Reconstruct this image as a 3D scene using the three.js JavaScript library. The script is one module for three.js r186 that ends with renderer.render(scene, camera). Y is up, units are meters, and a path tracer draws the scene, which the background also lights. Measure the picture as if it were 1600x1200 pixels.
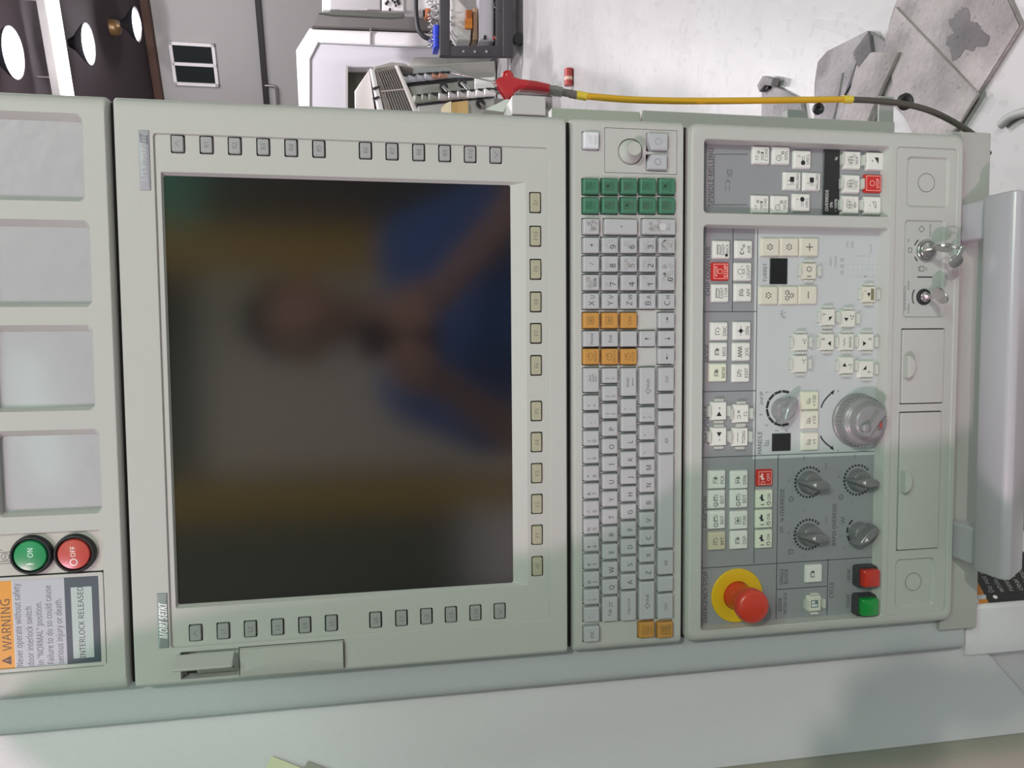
import * as THREE from 'three';
import { mergeGeometries, toCreasedNormals } from 'three/addons/utils/BufferGeometryUtils.js';
import { RoundedBoxGeometry } from 'three/addons/geometries/RoundedBoxGeometry.js';
import { RectAreaLightUniformsLib } from 'three/addons/lights/RectAreaLightUniformsLib.js';
import { MarchingCubes } from 'three/addons/objects/MarchingCubes.js';

// ---------------------------------------------------------------- camera, light, exposure
// World: y up, metres. The operator panel stands in the plane z = 0 and looks along +z; eye height 1.5 m.
// The phone was turned on its side, so the camera is rolled by a quarter turn.
const scene = new THREE.Scene();
scene.background = new THREE.Color(0x0a0a0c);
const R0 = new THREE.Vector3(-0.00755, -0.98385, 0.17886), R1 = new THREE.Vector3(0.99815, -0.01822, -0.05808), R2 = new THREE.Vector3(0.0604, 0.17809, 0.98216);
const EYE = 1.5, DIST = 0.72, FOCAL = 1200;
const camera = new THREE.PerspectiveCamera(2 * Math.atan(600 / FOCAL) * 180 / Math.PI, 4 / 3, 0.05, 80);
camera.position.set(0, EYE, DIST);
camera.quaternion.setFromRotationMatrix(new THREE.Matrix4().makeBasis(R0, R1, R2));
scene.add(camera);
const renderer = new THREE.WebGLRenderer({ antialias: true });
renderer.toneMapping = THREE.LinearToneMapping;
renderer.toneMappingExposure = 0.9;
renderer.shadowMap.enabled = true;
RectAreaLightUniformsLib.init();
// high-bay lamps (built further down as fittings): [x, y, z, candela, colour]
const LAMP_A = [-4.6, 6.0, 6.5, 131, 0xffd0e8], LAMP_B = [4.1, 6.0, 7.4, 100, 0xfff9ee];
const LAMPS_FAR = [[3.71, 6.0, -10.4, 42, 0xfffaff], [4.85, 6.0, -13.2, 22, 0xfffaff], [6.26, 6.0, -16.0, 9, 0xfffaff]];
const LAMPS_MORE = [[0.9, 6.0, -4.2, 57, 0xfffaff], [4.6, 6.0, -5.6, 108, 0xfffaff]];
const TUBES = [[-3.2, 5.9, 3.4, 20, 0xccffe8], [2.6, 5.9, 4.6, 38, 0xceffe8], [-1.5, 5.9, 10.5, 30, 0xccffe8]];   // greenish fluorescent battens behind the photographer

// ---------------------------------------------------------------- helpers
let seed = 7;
const rnd = () => { seed = (seed * 1664525 + 1013904223) >>> 0; return seed / 4294967296; };
const V3 = (x, y, z) => new THREE.Vector3(x, y, z);
function ray(px, py) { return R0.clone().multiplyScalar(px - 800).addScaledVector(R1, 600 - py).addScaledVector(R2, -FOCAL); }
// where the sight line of a measured point meets the plane z = const in front of or behind the panel: panel millimetres
function at(px, py, z = 0) { const d = ray(px, py), t = (z - DIST * 1000) / d.z; return [d.x * t, d.y * t]; }
// the same in world metres at depth z, and on the floor
function far(px, py, z) { const d = ray(px, py), t = (z - DIST) / d.z; return V3(d.x * t, EYE + d.y * t, z); }
function onFloor(px, py, y = 0) { const d = ray(px, py), t = (y - EYE) / d.y; return V3(d.x * t, y, DIST + d.z * t); }
// rectangle from two measured corners -> centre and size in panel mm
function rect(x0, y0, x1, y1, z = 0) {
  const c = at((x0 + x1) / 2, (y0 + y1) / 2, z), ym = (y0 + y1) / 2, xm = (x0 + x1) / 2;
  const h = at(x0, ym, z)[1] - at(x1, ym, z)[1], w = at(xm, y0, z)[0] - at(xm, y1, z)[0];
  return { cx: c[0], cy: c[1], w, h, x0: c[0] - w / 2, x1: c[0] + w / 2, y0: c[1] - h / 2, y1: c[1] + h / 2 };
}
const names = {};
function numbered(n) { const k = names[n] = (names[n] ?? -1) + 1; return k ? n + '_' + String(k).padStart(3, '0') : n; }
const origin = new WeakMap();
function tag(o, label, category, group, kind) { o.userData.label = label; o.userData.category = category; if (group) o.userData.group = group; if (kind) o.userData.kind = kind; return o; }
// a thing whose parts are given in panel millimetres (X right, Y up from eye height, Z out of the panel)
function thing(name, label, category, O = [0, 0, 0], group) {
  const g = new THREE.Group(); g.name = numbered(name); scene.add(g);
  g.position.set(O[0] / 1000, EYE + O[1] / 1000, O[2] / 1000); origin.set(g, O);
  return tag(g, label, category, group);
}
const scaled = new WeakSet();
function part(parent, name, geo, mat, pos, label) {      // pos (panel mm) given: geo is centred on it; else geo is in panel mm
  const P = origin.get(parent), Q = pos ?? P;
  if (!scaled.has(geo)) { if (!pos) geo.translate(-P[0], -P[1], -P[2]); geo.scale(0.001, 0.001, 0.001); scaled.add(geo); }
  const m = new THREE.Mesh(geo, mat); m.name = name; m.castShadow = m.receiveShadow = true;
  m.position.set((Q[0] - P[0]) / 1000, (Q[1] - P[1]) / 1000, (Q[2] - P[2]) / 1000);
  origin.set(m, Q); if (label) m.userData.label = label;
  parent.add(m); return m;
}
// a thing in world metres
function wthing(name, label, category, p = [0, 0, 0], turn = 0, group) {
  const g = new THREE.Group(); g.name = numbered(name); scene.add(g); g.position.set(...p); g.rotation.y = turn;
  return tag(g, label, category, group);
}
function wpart(parent, name, geo, mat, label) {
  const m = new THREE.Mesh(geo, mat); m.name = parent === scene ? numbered(name) : name; m.castShadow = m.receiveShadow = true;
  if (label) m.userData.label = label; parent.add(m); return m;
}
function struct(name, geo, mat) { const m = wpart(scene, name, geo, mat); m.userData.kind = 'structure'; return m; }
// geometry
function rr(x0, y0, x1, y1, r, z, n = 5) {
  r = Math.max(0.02, Math.min(r, (x1 - x0) / 2 - 0.01, (y1 - y0) / 2 - 0.01)); const p = [];
  for (const [cx, cy, a0] of [[x1 - r, y0 + r, -90], [x1 - r, y1 - r, 0], [x0 + r, y1 - r, 90], [x0 + r, y0 + r, 180]])
    for (let i = 0; i <= n; i++) { const a = (a0 + 90 * i / n) * Math.PI / 180; p.push([cx + r * Math.cos(a), cy + r * Math.sin(a), z]); }
  return p;
}
const circ = (cx, cy, r, z, n = 28, ry = r) => Array.from({ length: n }, (_, i) => [cx + r * Math.cos(i / n * 2 * Math.PI), cy + ry * Math.sin(i / n * 2 * Math.PI), z]);
function fromTris(v, crease = 0.6) {
  const g = new THREE.BufferGeometry(); g.setAttribute('position', new THREE.Float32BufferAttribute(v, 3));
  g.computeVertexNormals(); const c = toCreasedNormals(g, crease); planarUV(c); return c;
}
function planarUV(g, s = 0.04, cx = 0, cy = 0) {      // dominant-plane uv, s = tiles per unit
  if (g.index) g = g.toNonIndexed();
  const p = g.attributes.position, nn = g.attributes.normal, uv = new Float32Array(p.count * 2);
  for (let i = 0; i < p.count; i++) {
    const ax = Math.abs(nn.getX(i)), ay = Math.abs(nn.getY(i)), az = Math.abs(nn.getZ(i));
    const [a, b] = az >= ax && az >= ay ? [p.getX(i), p.getY(i)] : ax >= ay ? [p.getZ(i), p.getY(i)] : [p.getX(i), p.getZ(i)];
    uv[2 * i] = (a - cx) * s; uv[2 * i + 1] = (b - cy) * s;
  }
  g.setAttribute('uv', new THREE.BufferAttribute(uv, 2)); return g;
}
function loft(rings, { cap = true, base = false } = {}) {
  const v = [], n = rings[0].length;
  for (let k = 0; k + 1 < rings.length; k++) for (let i = 0; i < n; i++) {
    const j = (i + 1) % n, a = rings[k][i], b = rings[k][j], c = rings[k + 1][j], d = rings[k + 1][i];
    v.push(...a, ...b, ...c, ...a, ...c, ...d);
  }
  const fan = (r, flip) => { const c = [0, 1, 2].map((q) => r.reduce((s, p) => s + p[q], 0) / n); for (let i = 0; i < n; i++) { const a = r[i], b = r[(i + 1) % n]; v.push(...(flip ? b : a), ...(flip ? a : b), ...c); } };
  if (cap) fan(rings[rings.length - 1], false);
  if (base) fan(rings[0], true);
  return fromTris(v);
}
function flat(outline, holes, z) {
  const s = new THREE.Shape(outline.map((p) => new THREE.Vector2(p[0], p[1])));
  for (const h of holes) s.holes.push(new THREE.Path(h.map((p) => new THREE.Vector2(p[0], p[1]))));
  const g = new THREE.ShapeGeometry(s).toNonIndexed(); g.translate(0, 0, z); return planarUV(g);
}
const merge = (l) => mergeGeometries(l.map((g) => { g = g.index ? g.toNonIndexed() : g; for (const k of Object.keys(g.attributes)) if (!['position', 'normal', 'uv'].includes(k)) g.deleteAttribute(k); if (!g.attributes.uv) planarUV(g); return g; }));
function box(x0, y0, z0, x1, y1, z1, r = 0) {
  const w = x1 - x0, h = y1 - y0, d = z1 - z0;
  const g = r ? new RoundedBoxGeometry(w, h, d, 2, Math.min(r, w / 2.01, h / 2.01, d / 2.01)) : new THREE.BoxGeometry(w, h, d);
  g.translate((x0 + x1) / 2, (y0 + y1) / 2, (z0 + z1) / 2); return planarUV(g.index ? g.toNonIndexed() : g, Math.max(w, h) > 8 || r > .3 ? 0.04 : 1);
}
function tube(pts, r, seg = 40, rad = 10) { return new THREE.TubeGeometry(new THREE.CatmullRomCurve3(pts), seg, r, rad); }
function rod(a, b, r, r2 = r, n = 14) { const d = b.clone().sub(a), g = new THREE.CylinderGeometry(r2, r, d.length(), n); g.applyQuaternion(new THREE.Quaternion().setFromUnitVectors(V3(0, 1, 0), d.normalize())); g.translate((a.x + b.x) / 2, (a.y + b.y) / 2, (a.z + b.z) / 2); return g; }
const lathe = (pts, n = 40) => { const g = new THREE.LatheGeometry(pts.map((p) => new THREE.Vector2(p[0], p[1])), n); g.rotateX(Math.PI / 2); return g; };   // profile (radius, height) -> axis along +z
function prism(pts, depth, bevel = 0) {       // polygon in XY, extruded along -z from z = 0
  const s = new THREE.Shape(pts.map((p) => new THREE.Vector2(p[0], p[1])));
  const g = new THREE.ExtrudeGeometry(s, { depth: depth - 2 * bevel, bevelEnabled: bevel > 0, bevelThickness: bevel, bevelSize: bevel, bevelOffset: -bevel, bevelSegments: 3 });
  g.translate(0, 0, -depth + bevel); return g;
}
// canvases and textures
function makeCanvas(w, h) { const c = document.createElement('canvas'); c.width = w; c.height = h; return [c, c.getContext('2d')]; }
function canvasTex(c) { const t = new THREE.CanvasTexture(c); t.colorSpace = THREE.SRGBColorSpace; t.anisotropy = 8; return t; }
function dataTex(n, fn, srgb = false, repeat = true) {
  const d = new Uint8Array(n * n * 4);
  for (let j = 0; j < n; j++) for (let i = 0; i < n; i++) { const c = fn(i / n, j / n), k = 4 * (j * n + i); for (let q = 0; q < 3; q++) d[k + q] = Math.max(0, Math.min(255, 255 * (c.length ? c[q] : c))); d[k + 3] = 255; }
  const t = new THREE.DataTexture(d, n, n); t.magFilter = t.minFilter = THREE.LinearFilter; if (repeat) t.wrapS = t.wrapT = THREE.RepeatWrapping; if (srgb) t.colorSpace = THREE.SRGBColorSpace; t.needsUpdate = true; return t;
}
// tileable fractal noise on the unit square
const hash = (i, j, k) => { const s = Math.sin(i * 127.1 + j * 311.7 + k * 74.7) * 43758.5453; return s - Math.floor(s); };
function tn(u, v, f, o = 4, z = 0) {
  let s = 0, a = 1, q = 0; f = Math.max(1, Math.round(f));
  for (let i = 0; i < o; i++) {
    const x = u * f, y = v * f, xi = Math.floor(x), yi = Math.floor(y), fx = x - xi, fy = y - yi, sx = fx * fx * (3 - 2 * fx), sy = fy * fy * (3 - 2 * fy), m = (p) => ((p % f) + f) % f, h = (p, r) => hash(m(p), m(r), z + 13 * i);
    s += a * (2 * ((h(xi, yi) * (1 - sx) + h(xi + 1, yi) * sx) * (1 - sy) + (h(xi, yi + 1) * (1 - sx) + h(xi + 1, yi + 1) * sx) * sy) - 1); q += a; a *= 0.5; f *= 2;
  }
  return s / q;
}

// ---------------------------------------------------------------- materials
const grainTex = dataTex(256, (u, v) => 0.5 + 0.5 * tn(u, v, 60, 2) + 0.25 * (rnd() - 0.5));
const std = (r, g, b, rough = 0.5, o = {}) => { const m = new THREE.MeshStandardMaterial({ roughness: rough, ...o }); m.color.setRGB(r, g, b); return m; };
const phys = (r, g, b, rough = 0.5, o = {}) => { const m = new THREE.MeshPhysicalMaterial({ roughness: rough, ...o }); m.color.setRGB(r, g, b); return m; };
const M = {
  housing: std(0.485, 0.485, 0.468, 0.48, { bumpMap: grainTex, bumpScale: 0.00012 }),
  cover: std(0.485, 0.485, 0.468, 0.42, { bumpMap: grainTex, bumpScale: 0.00006 }),
  dark: std(0.012, 0.012, 0.012, 0.6), gap: std(0.03, 0.03, 0.03, 0.7),
  sheet: std(0.74, 0.70, 0.745, 0.5, { bumpMap: grainTex, bumpScale: 0.0003 }), sheetBlue: std(0.53, 0.545, 0.575, 0.5, { bumpMap: grainTex, bumpScale: 0.0003 }),
  sheetGrey: std(0.35, 0.325, 0.28, 0.5, { bumpMap: grainTex, bumpScale: 0.0003 }),
  rail: phys(0.46, 0.44, 0.485, 0.32, { clearcoat: 0.4, clearcoatRoughness: 0.25 }),
  base: std(0.40, 0.395, 0.38, 0.5),
  white: std(0.78, 0.77, 0.77, 0.4), lilac: std(0.55, 0.545, 0.585, 0.45), metal: std(0.55, 0.54, 0.53, 0.25, { metalness: 0.95 }), steel: std(0.32, 0.31, 0.30, 0.35, { metalness: 0.8 }),
  black: std(0.02, 0.02, 0.024, 0.5), blackFrame: std(0.05, 0.048, 0.055, 0.55), red: std(0.42, 0.015, 0.02, 0.35), yellow: std(0.62, 0.36, 0.015, 0.45),
  clear: phys(0.86, 0.87, 0.84, 0.2, { transmission: 0.55, thickness: 0, ior: 1.45 }),
};
// ---------------------------------------------------------------- printed legends: one atlas for all caps
const PPM = 6, [atlasCanvas, AX] = makeCanvas(2048, 2048);
AX.fillStyle = '#b0b0b0'; AX.fillRect(0, 0, 2048, 2048);
let shx = 0, shy = 0, shh = 0;
function alloc(w, h, bg, draw) {              // draws in millimetres, origin at the cap's centre, y down; returns the uv of a point on the cap
  const W = Math.ceil(w * PPM) + 4, H = Math.ceil(h * PPM) + 4;
  if (shx + W > 2048) { shx = 0; shy += shh; shh = 0; }
  if (shy + H > 2048) throw new Error('legend atlas is full');
  const ox = shx + W / 2, oy = shy + H / 2; shx += W; shh = Math.max(shh, H);
  AX.save(); AX.beginPath(); AX.rect(ox - W / 2, oy - H / 2, W, H); AX.clip(); AX.translate(ox, oy); AX.scale(PPM, PPM);
  AX.fillStyle = bg; AX.fillRect(-w, -h, 2 * w, 2 * h); AX.fillStyle = AX.strokeStyle = '#1c1c20'; AX.lineWidth = 0.45; AX.lineCap = 'round'; AX.lineJoin = 'round'; AX.textAlign = 'center'; AX.textBaseline = 'middle';
  if (draw) draw(AX, w, h); AX.restore();
  return (x, y) => [(ox + x * PPM) / 2048, 1 - (oy - y * PPM) / 2048];
}
const atlas = new THREE.CanvasTexture(atlasCanvas); atlas.colorSpace = THREE.SRGBColorSpace; atlas.anisotropy = 8;
M.cap = std(1, 1, 1, 0.42, { map: atlas }); M.capGloss = phys(1, 1, 1, 0.3, { map: atlas, clearcoat: 0.35, clearcoatRoughness: 0.3 }); M.plate = std(1, 1, 1, 0.38, { map: atlas });
function uvFrom(g, f) { const p = g.attributes.position, uv = g.attributes.uv; for (let i = 0; i < p.count; i++) { const q = f(p.getX(i), p.getY(i)); uv.setXY(i, q[0], q[1]); } return g; }
// cap: rounded-rectangle frustum with a rounded top edge; (w, h) is the top face
function capGeo(w, h, H, r, taper, bev, outline) {
  const O = (d, z) => outline ? outline(d, z) : rr(-w / 2 - d, -h / 2 - d, w / 2 + d, h / 2 + d, r + d * 0.5, z);
  return loft([O(taper, 0), O(taper * 0.25, H - bev), O(-bev * 0.3, H - bev * 0.3), O(-bev, H), O(-bev - 0.12, H)]);
}
function cap(unit, name, cx, cy, w, h, { z = 0, H = 5, r = 1.2, taper = 1, bev = 0.6, bg = '#b4b4b8', draw, mat = M.cap, label, outline } = {}) {
  const g = capGeo(w, h, H, r, taper, bev, outline), f = alloc(w + 2 * taper, h + 2 * taper, bg, draw);
  uvFrom(g, f); return part(unit, name, g, mat, [cx, cy, z], label);
}
// legend drawing (mm)
const T = (c, s, x, y, size, { a = 'center', bold = false, col, rot = 0, serif = false } = {}) => { c.save(); c.translate(x, y); c.rotate(rot); c.textAlign = a; c.font = (bold ? 'bold ' : '') + size + 'px ' + (serif ? 'serif' : 'sans-serif'); if (col) c.fillStyle = col; c.fillText(s, 0, 0); c.restore(); };
const L = (c, ...p) => { c.beginPath(); c.moveTo(p[0], p[1]); for (let i = 2; i < p.length; i += 2) c.lineTo(p[i], p[i + 1]); c.stroke(); };
const F = (c, ...p) => { c.beginPath(); c.moveTo(p[0], p[1]); for (let i = 2; i < p.length; i += 2) c.lineTo(p[i], p[i + 1]); c.closePath(); c.fill(); };
const C = (c, x, y, r, fill) => { c.beginPath(); c.arc(x, y, r, 0, 6.2832); fill ? c.fill() : c.stroke(); };
const arrow = (c, x0, y0, x1, y1, s = 1) => { L(c, x0, y0, x1, y1); const a = Math.atan2(y1 - y0, x1 - x0); F(c, x1 + s * Math.cos(a), y1 + s * Math.sin(a), x1 + s * Math.cos(a + 2.4), y1 + s * Math.sin(a + 2.4), x1 + s * Math.cos(a - 2.4), y1 + s * Math.sin(a - 2.4)); };
const gear = (c, x, y, r, s) => { C(c, x, y, r * 0.8); for (let i = 0; i < 6; i++) { const a = i * 1.047; C(c, x + r * Math.cos(a), y + r * Math.sin(a), r * 0.16, true); } if (s) T(c, s, x, y + 0.1, r * 1.2); };
const bar0 = (c, x, y) => { C(c, x, y, 1.3); L(c, x - 0.8, y, x + 0.8, y); };
const pageTag = (c, x, y, s = 1) => { L(c, x - 2.6 * s, y + 2.2 * s, x - 2.6 * s, y - 1.6 * s, x + 1.4 * s, y - 1.6 * s, x + 3 * s, y + .3 * s, x + 1.4 * s, y + 2.2 * s); };
const smudge = (c, w, h, k = 0.3) => { for (let i = 0; i < 26; i++) { const x = (rnd() - .5) * w * .6, y = (rnd() - .5) * h * .6, r = 1 + 2.2 * rnd(); const q = c.createRadialGradient(x, y, 0, x, y, r); q.addColorStop(0, 'rgba(95,88,78,' + (k * .22) + ')'); q.addColorStop(1, 'rgba(95,88,78,0)'); c.fillStyle = q; c.fillRect(x - r, y - r, 2 * r, 2 * r); } c.fillStyle = '#1c1c20'; };

// ---------------------------------------------------------------- the four panel units
const XL = -312.5, XR = 209.5;
const insetR = (r, d) => typeof d === 'number' ? { x0: r.x0 + d, y0: r.y0 + d, x1: r.x1 - d, y1: r.y1 - d } : { x0: r.x0 + (d.l ?? 0), y0: r.y0 + (d.b ?? 0), x1: r.x1 - (d.r ?? 0), y1: r.y1 - (d.t ?? 0) };
const ringOf = (r, rad, z) => rr(r.x0, r.y0, r.x1, r.y1, rad, z);
// a recess: hole outline for the face around it, its walls, and the outline of its floor
function recess(r, rad, z0, depth, slope = {}, lip = 0.7) {
  const a = ringOf(r, rad, z0), r1 = insetR(r, lip * 0.3), r2 = insetR(r, lip), r3 = insetR(r2, slope);
  const fl = ringOf(r3, rad * 0.8, z0 - depth);
  return { hole: a, wall: loft([a, ringOf(r1, rad, z0 - lip * 0.3), ringOf(r2, rad, z0 - lip), fl], { cap: false }), fl, in: r3 };
}
function well(cx, cy, w, h, z0, depth, r = 1.4) { const a = rr(cx - w / 2, cy - h / 2, cx + w / 2, cy + h / 2, r, z0, 3); return { hole: a, wall: loft([a, a.map((p) => [p[0], p[1], z0 - depth])], { cap: false }) }; }
function shell(x0, y0, x1, y1, { rx = 13, rxl = rx, ry = 2.2, rz = 8, corner = 3, depth = 48, holes = [], extra = [] } = {}) {
  const rings = [rr(x0, y0, x1, y1, corner, -depth), rr(x0, y0, x1, y1, corner, -rz - 2)];
  for (let i = 0; i <= 6; i++) { const a = i / 6 * Math.PI / 2, q = 1 - Math.cos(a); rings.push(rr(x0 + rxl * q, y0 + ry * q, x1 - rx * q, y1 - ry * q, corner, -rz * (1 - Math.sin(a)))); }
  return merge([loft(rings, { cap: false, base: true }), flat(rings[rings.length - 1], holes, 0), ...extra]);
}
// --- upper unit: clear document pockets, power switches, interlock warning
{
  const U = thing('switch_unit', 'beige upper housing with lilac document pockets, green and red power buttons and a warning label', 'control panel', [-51, 220, 0]);
  const Yt = at(-8, 740)[1] , yb = (px, y) => at(px, y)[1];
  const pockets = [[175, 314, 131], [343, 480, 143], [508, 643, 147.5], [672, 806, 158.5]].map(([y0, y1, x1]) => { const r = rect(-8, y0, x1, y1); r.y1 = Yt; r.y0 = yb(x1, (y0 + y1) / 2); return r; });
  const rec = pockets.map((r) => recess(r, 5, 0, 7, { l: 2.2, r: 4.5, t: 1, b: 1 }, 1));
  const sw = rect(-60, 833, 164, 1052); sw.y1 = 400; sw.y0 = yb(164.5, 940);
  const srec = recess(sw, 4, 0, 3, { l: 0.4, r: .4, t: .4, b: .4 }, 0.8);
  part(U, 'housing', shell(XL, 220, XR, 440, { holes: [...rec.map((q) => q.hole), srec.hole], extra: [...rec.map((q) => q.wall), srec.wall] }), M.housing);
  part(U, 'gap_seal', box(XL + 3, 214, -22, XR - 3, 222, -12), M.gap);
  const film = phys(0.41, 0.405, 0.435, 0.42, { clearcoat: 0.25, clearcoatRoughness: 0.12, bumpMap: dataTex(128, (u, v) => 0.5 + .5 * tn(u, v, 5, 3)), bumpScale: 0.0006 });
  rec.forEach((q) => part(U, 'document_pocket', planarUV(flat(q.fl, [], -6.9), 0.012), film, undefined, 'lilac pocket under a clear film'));
  // switch plate: upper-right part bare with two buttons, the rest under the warning label
  const ySplit = at(60, 898, -3);
  const plate = { x0: ySplit[0] + .6, y0: srec.in.y0, x1: srec.in.x1, y1: srec.in.y1 };
  { // icon of the control power printed on the plate
    const W = plate.x1 - plate.x0, H = plate.y1 - plate.y0, k = 6, [cv, c] = makeCanvas(Math.round(W * k), Math.round(H * k));
    c.fillStyle = '#bcbab4'; c.fillRect(0, 0, cv.width, cv.height); c.scale(k, k); const q = at(8, 870, -3), X = q[0] - plate.x0, Y = plate.y1 - q[1];
    c.strokeStyle = '#3a3a3a'; c.lineWidth = 0.45; c.strokeRect(X - 4, Y - 4.5, 8, 9); C(c, X, Y, 3); L(c, X - 2, Y + .6, X - .6, Y - .9, X + .6, Y + .9, X + 2, Y - .6); L(c, X - 6, Y - 5, X - 6, Y + 4, X - 4, Y + 4); L(c, X + 4, Y - 6.5, X + 6, Y - 6.5, X + 6, Y - 2); L(c, X + 4, Y - 6.5, X + 4, Y - 4.5);
    const g = flat(rr(plate.x0, plate.y0, plate.x1, plate.y1, 2, 0), [], -2.9); uvFrom(g, (x, y) => [(x - plate.x0) / W, (y - plate.y0) / H]);
    part(U, 'switch_plate', g, std(1, 1, 1, .5, { map: canvasTex(cv) }));
  }
  for (const [px, py, txt, bg, nm] of [[48, 868, 'ON', '#1f8f58', 'green on button'], [116, 865.5, 'OFF', '#c04a42', 'red off button']]) {
    const [X, Y] = at(px, py, 1);
    const b = part(U, 'push_button', lathe([[17.2, -4], [17.2, -1], [16.6, 1.6], [15.6, 2.4], [14.6, 2.2], [13.8, -1.5]], 40), M.black, [X, Y, 0], nm);
    const g = loft([circ(0, 0, 13.5, -1.5, 36), circ(0, 0, 13.4, 1.2, 36), circ(0, 0, 12.6, 2.6, 36), circ(0, 0, 8, 3.3, 36)]), f = alloc(30, 30, bg, (c) => { c.fillStyle = c.strokeStyle = '#e8f0ea'; c.lineWidth = .8; T(c, txt, txt === 'ON' ? 3 : 2.6, 0.2, txt === 'ON' ? 6 : 5.6); if (txt === 'ON') L(c, -6.4, -0.2, -6.4, 0.2), L(c, -7, -2.6, -7, 2.6); else C(c, -6.8, 0, 2.8); });
    uvFrom(g, f); part(b, 'cap', g, M.capGloss, [X, Y, 0]);
  }
  // warning label in a clear framed window
  const lb = { x0: srec.in.x0 + 1.2, x1: ySplit[0] - 1.2, y0: srec.in.y0 + 1.2, y1: srec.in.y1 }, W = lb.x1 - lb.x0;
  part(U, 'label_frame', (() => { const o = rr(lb.x0 - .8, lb.y0 - .8, lb.x1 + .8, lb.y1, 1.5, 0), i = rr(lb.x0 + 2.2, lb.y0 + 3, lb.x1 - 2.2, lb.y1 - 1, 1, 0); return merge([flat(o, [i], -1.2), loft([i, i.map((p) => [p[0], p[1], -2.6])].map((r, k) => r.map((p) => [p[0], p[1], k ? -2.6 : -1.2])), { cap: false }), loft([o.map((p) => [p[0], p[1], -3]), o.map((p) => [p[0], p[1], -1.2])], { cap: false })]); })(), M.cover);
  const H = lb.y1 - lb.y0, k = 7, [cv, c] = makeCanvas(Math.round(W * k), Math.round(H * k)), Q = (px, py) => { const p = at(px, py, -2.6); return [p[0] - lb.x0, lb.y1 - p[1]]; };
  c.scale(k, k); c.fillStyle = '#b9bcc6'; c.fillRect(0, 0, W, H);
  const y1 = Q(21, 975)[1], y2 = Q(103, 975)[1]; c.fillStyle = '#e09a35'; c.fillRect(0, 0, W, y1); c.fillStyle = '#e8e8e8'; c.fillRect(0, y1, W, .35); c.fillStyle = '#44525c'; c.fillRect(0, y2, W, H - y2);
  c.textBaseline = 'middle'; c.fillStyle = '#4a3a22'; let q = Q(10, 1032); F(c, q[0] - 4, q[1] + 4, q[0] + 4, q[1] + 4, q[0], q[1] - 4); T(c, '!', q[0], q[1] + 1.2, 5, { col: '#e09a35', bold: true });
  q = Q(11, 976); T(c, 'WARNING', q[0], q[1], 10.2, { col: '#54452c' });
  ['Never operate without safety', 'door interlock switch', 'in "NORMAL" position.', 'Failure to do so could cause', 'serious injury or death.'].forEach((s, i) => { const p = Q([31, 48, 63.5, 79, 94.5][i], [1046, 1044, 1044, 1043, 1043][i]); c.save(); c.font = '7.1px sans-serif'; c.textAlign = 'left'; c.fillStyle = '#4d5058'; c.translate(Math.max(3, p[0] + 1), p[1]); c.scale(.80, 1); c.fillText(s, 0, 0); c.restore(); });
  q = Q(128, 973); const a = Q(115, 1029), b = Q(143, 916); c.fillStyle = '#b4c2c0'; c.fillRect(a[0], a[1], b[0] - a[0], b[1] - a[1]); T(c, 'INTERLOCK RELEASED', q[0] + 0.5, q[1], 6.6, { col: '#2c3238' });
  const lg = flat(rr(lb.x0 + 2, lb.y0 + 2.5, lb.x1 - 2, lb.y1, .5, 0), [], -2.4); uvFrom(lg, (x, y) => [(x - lb.x0) / W, (y - lb.y0) / H]);
  part(U, 'warning_label', lg, phys(1, 1, 1, .35, { map: canvasTex(cv), clearcoat: 1, clearcoatRoughness: .08 }), undefined, 'orange and grey printed warning label');
}
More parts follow.
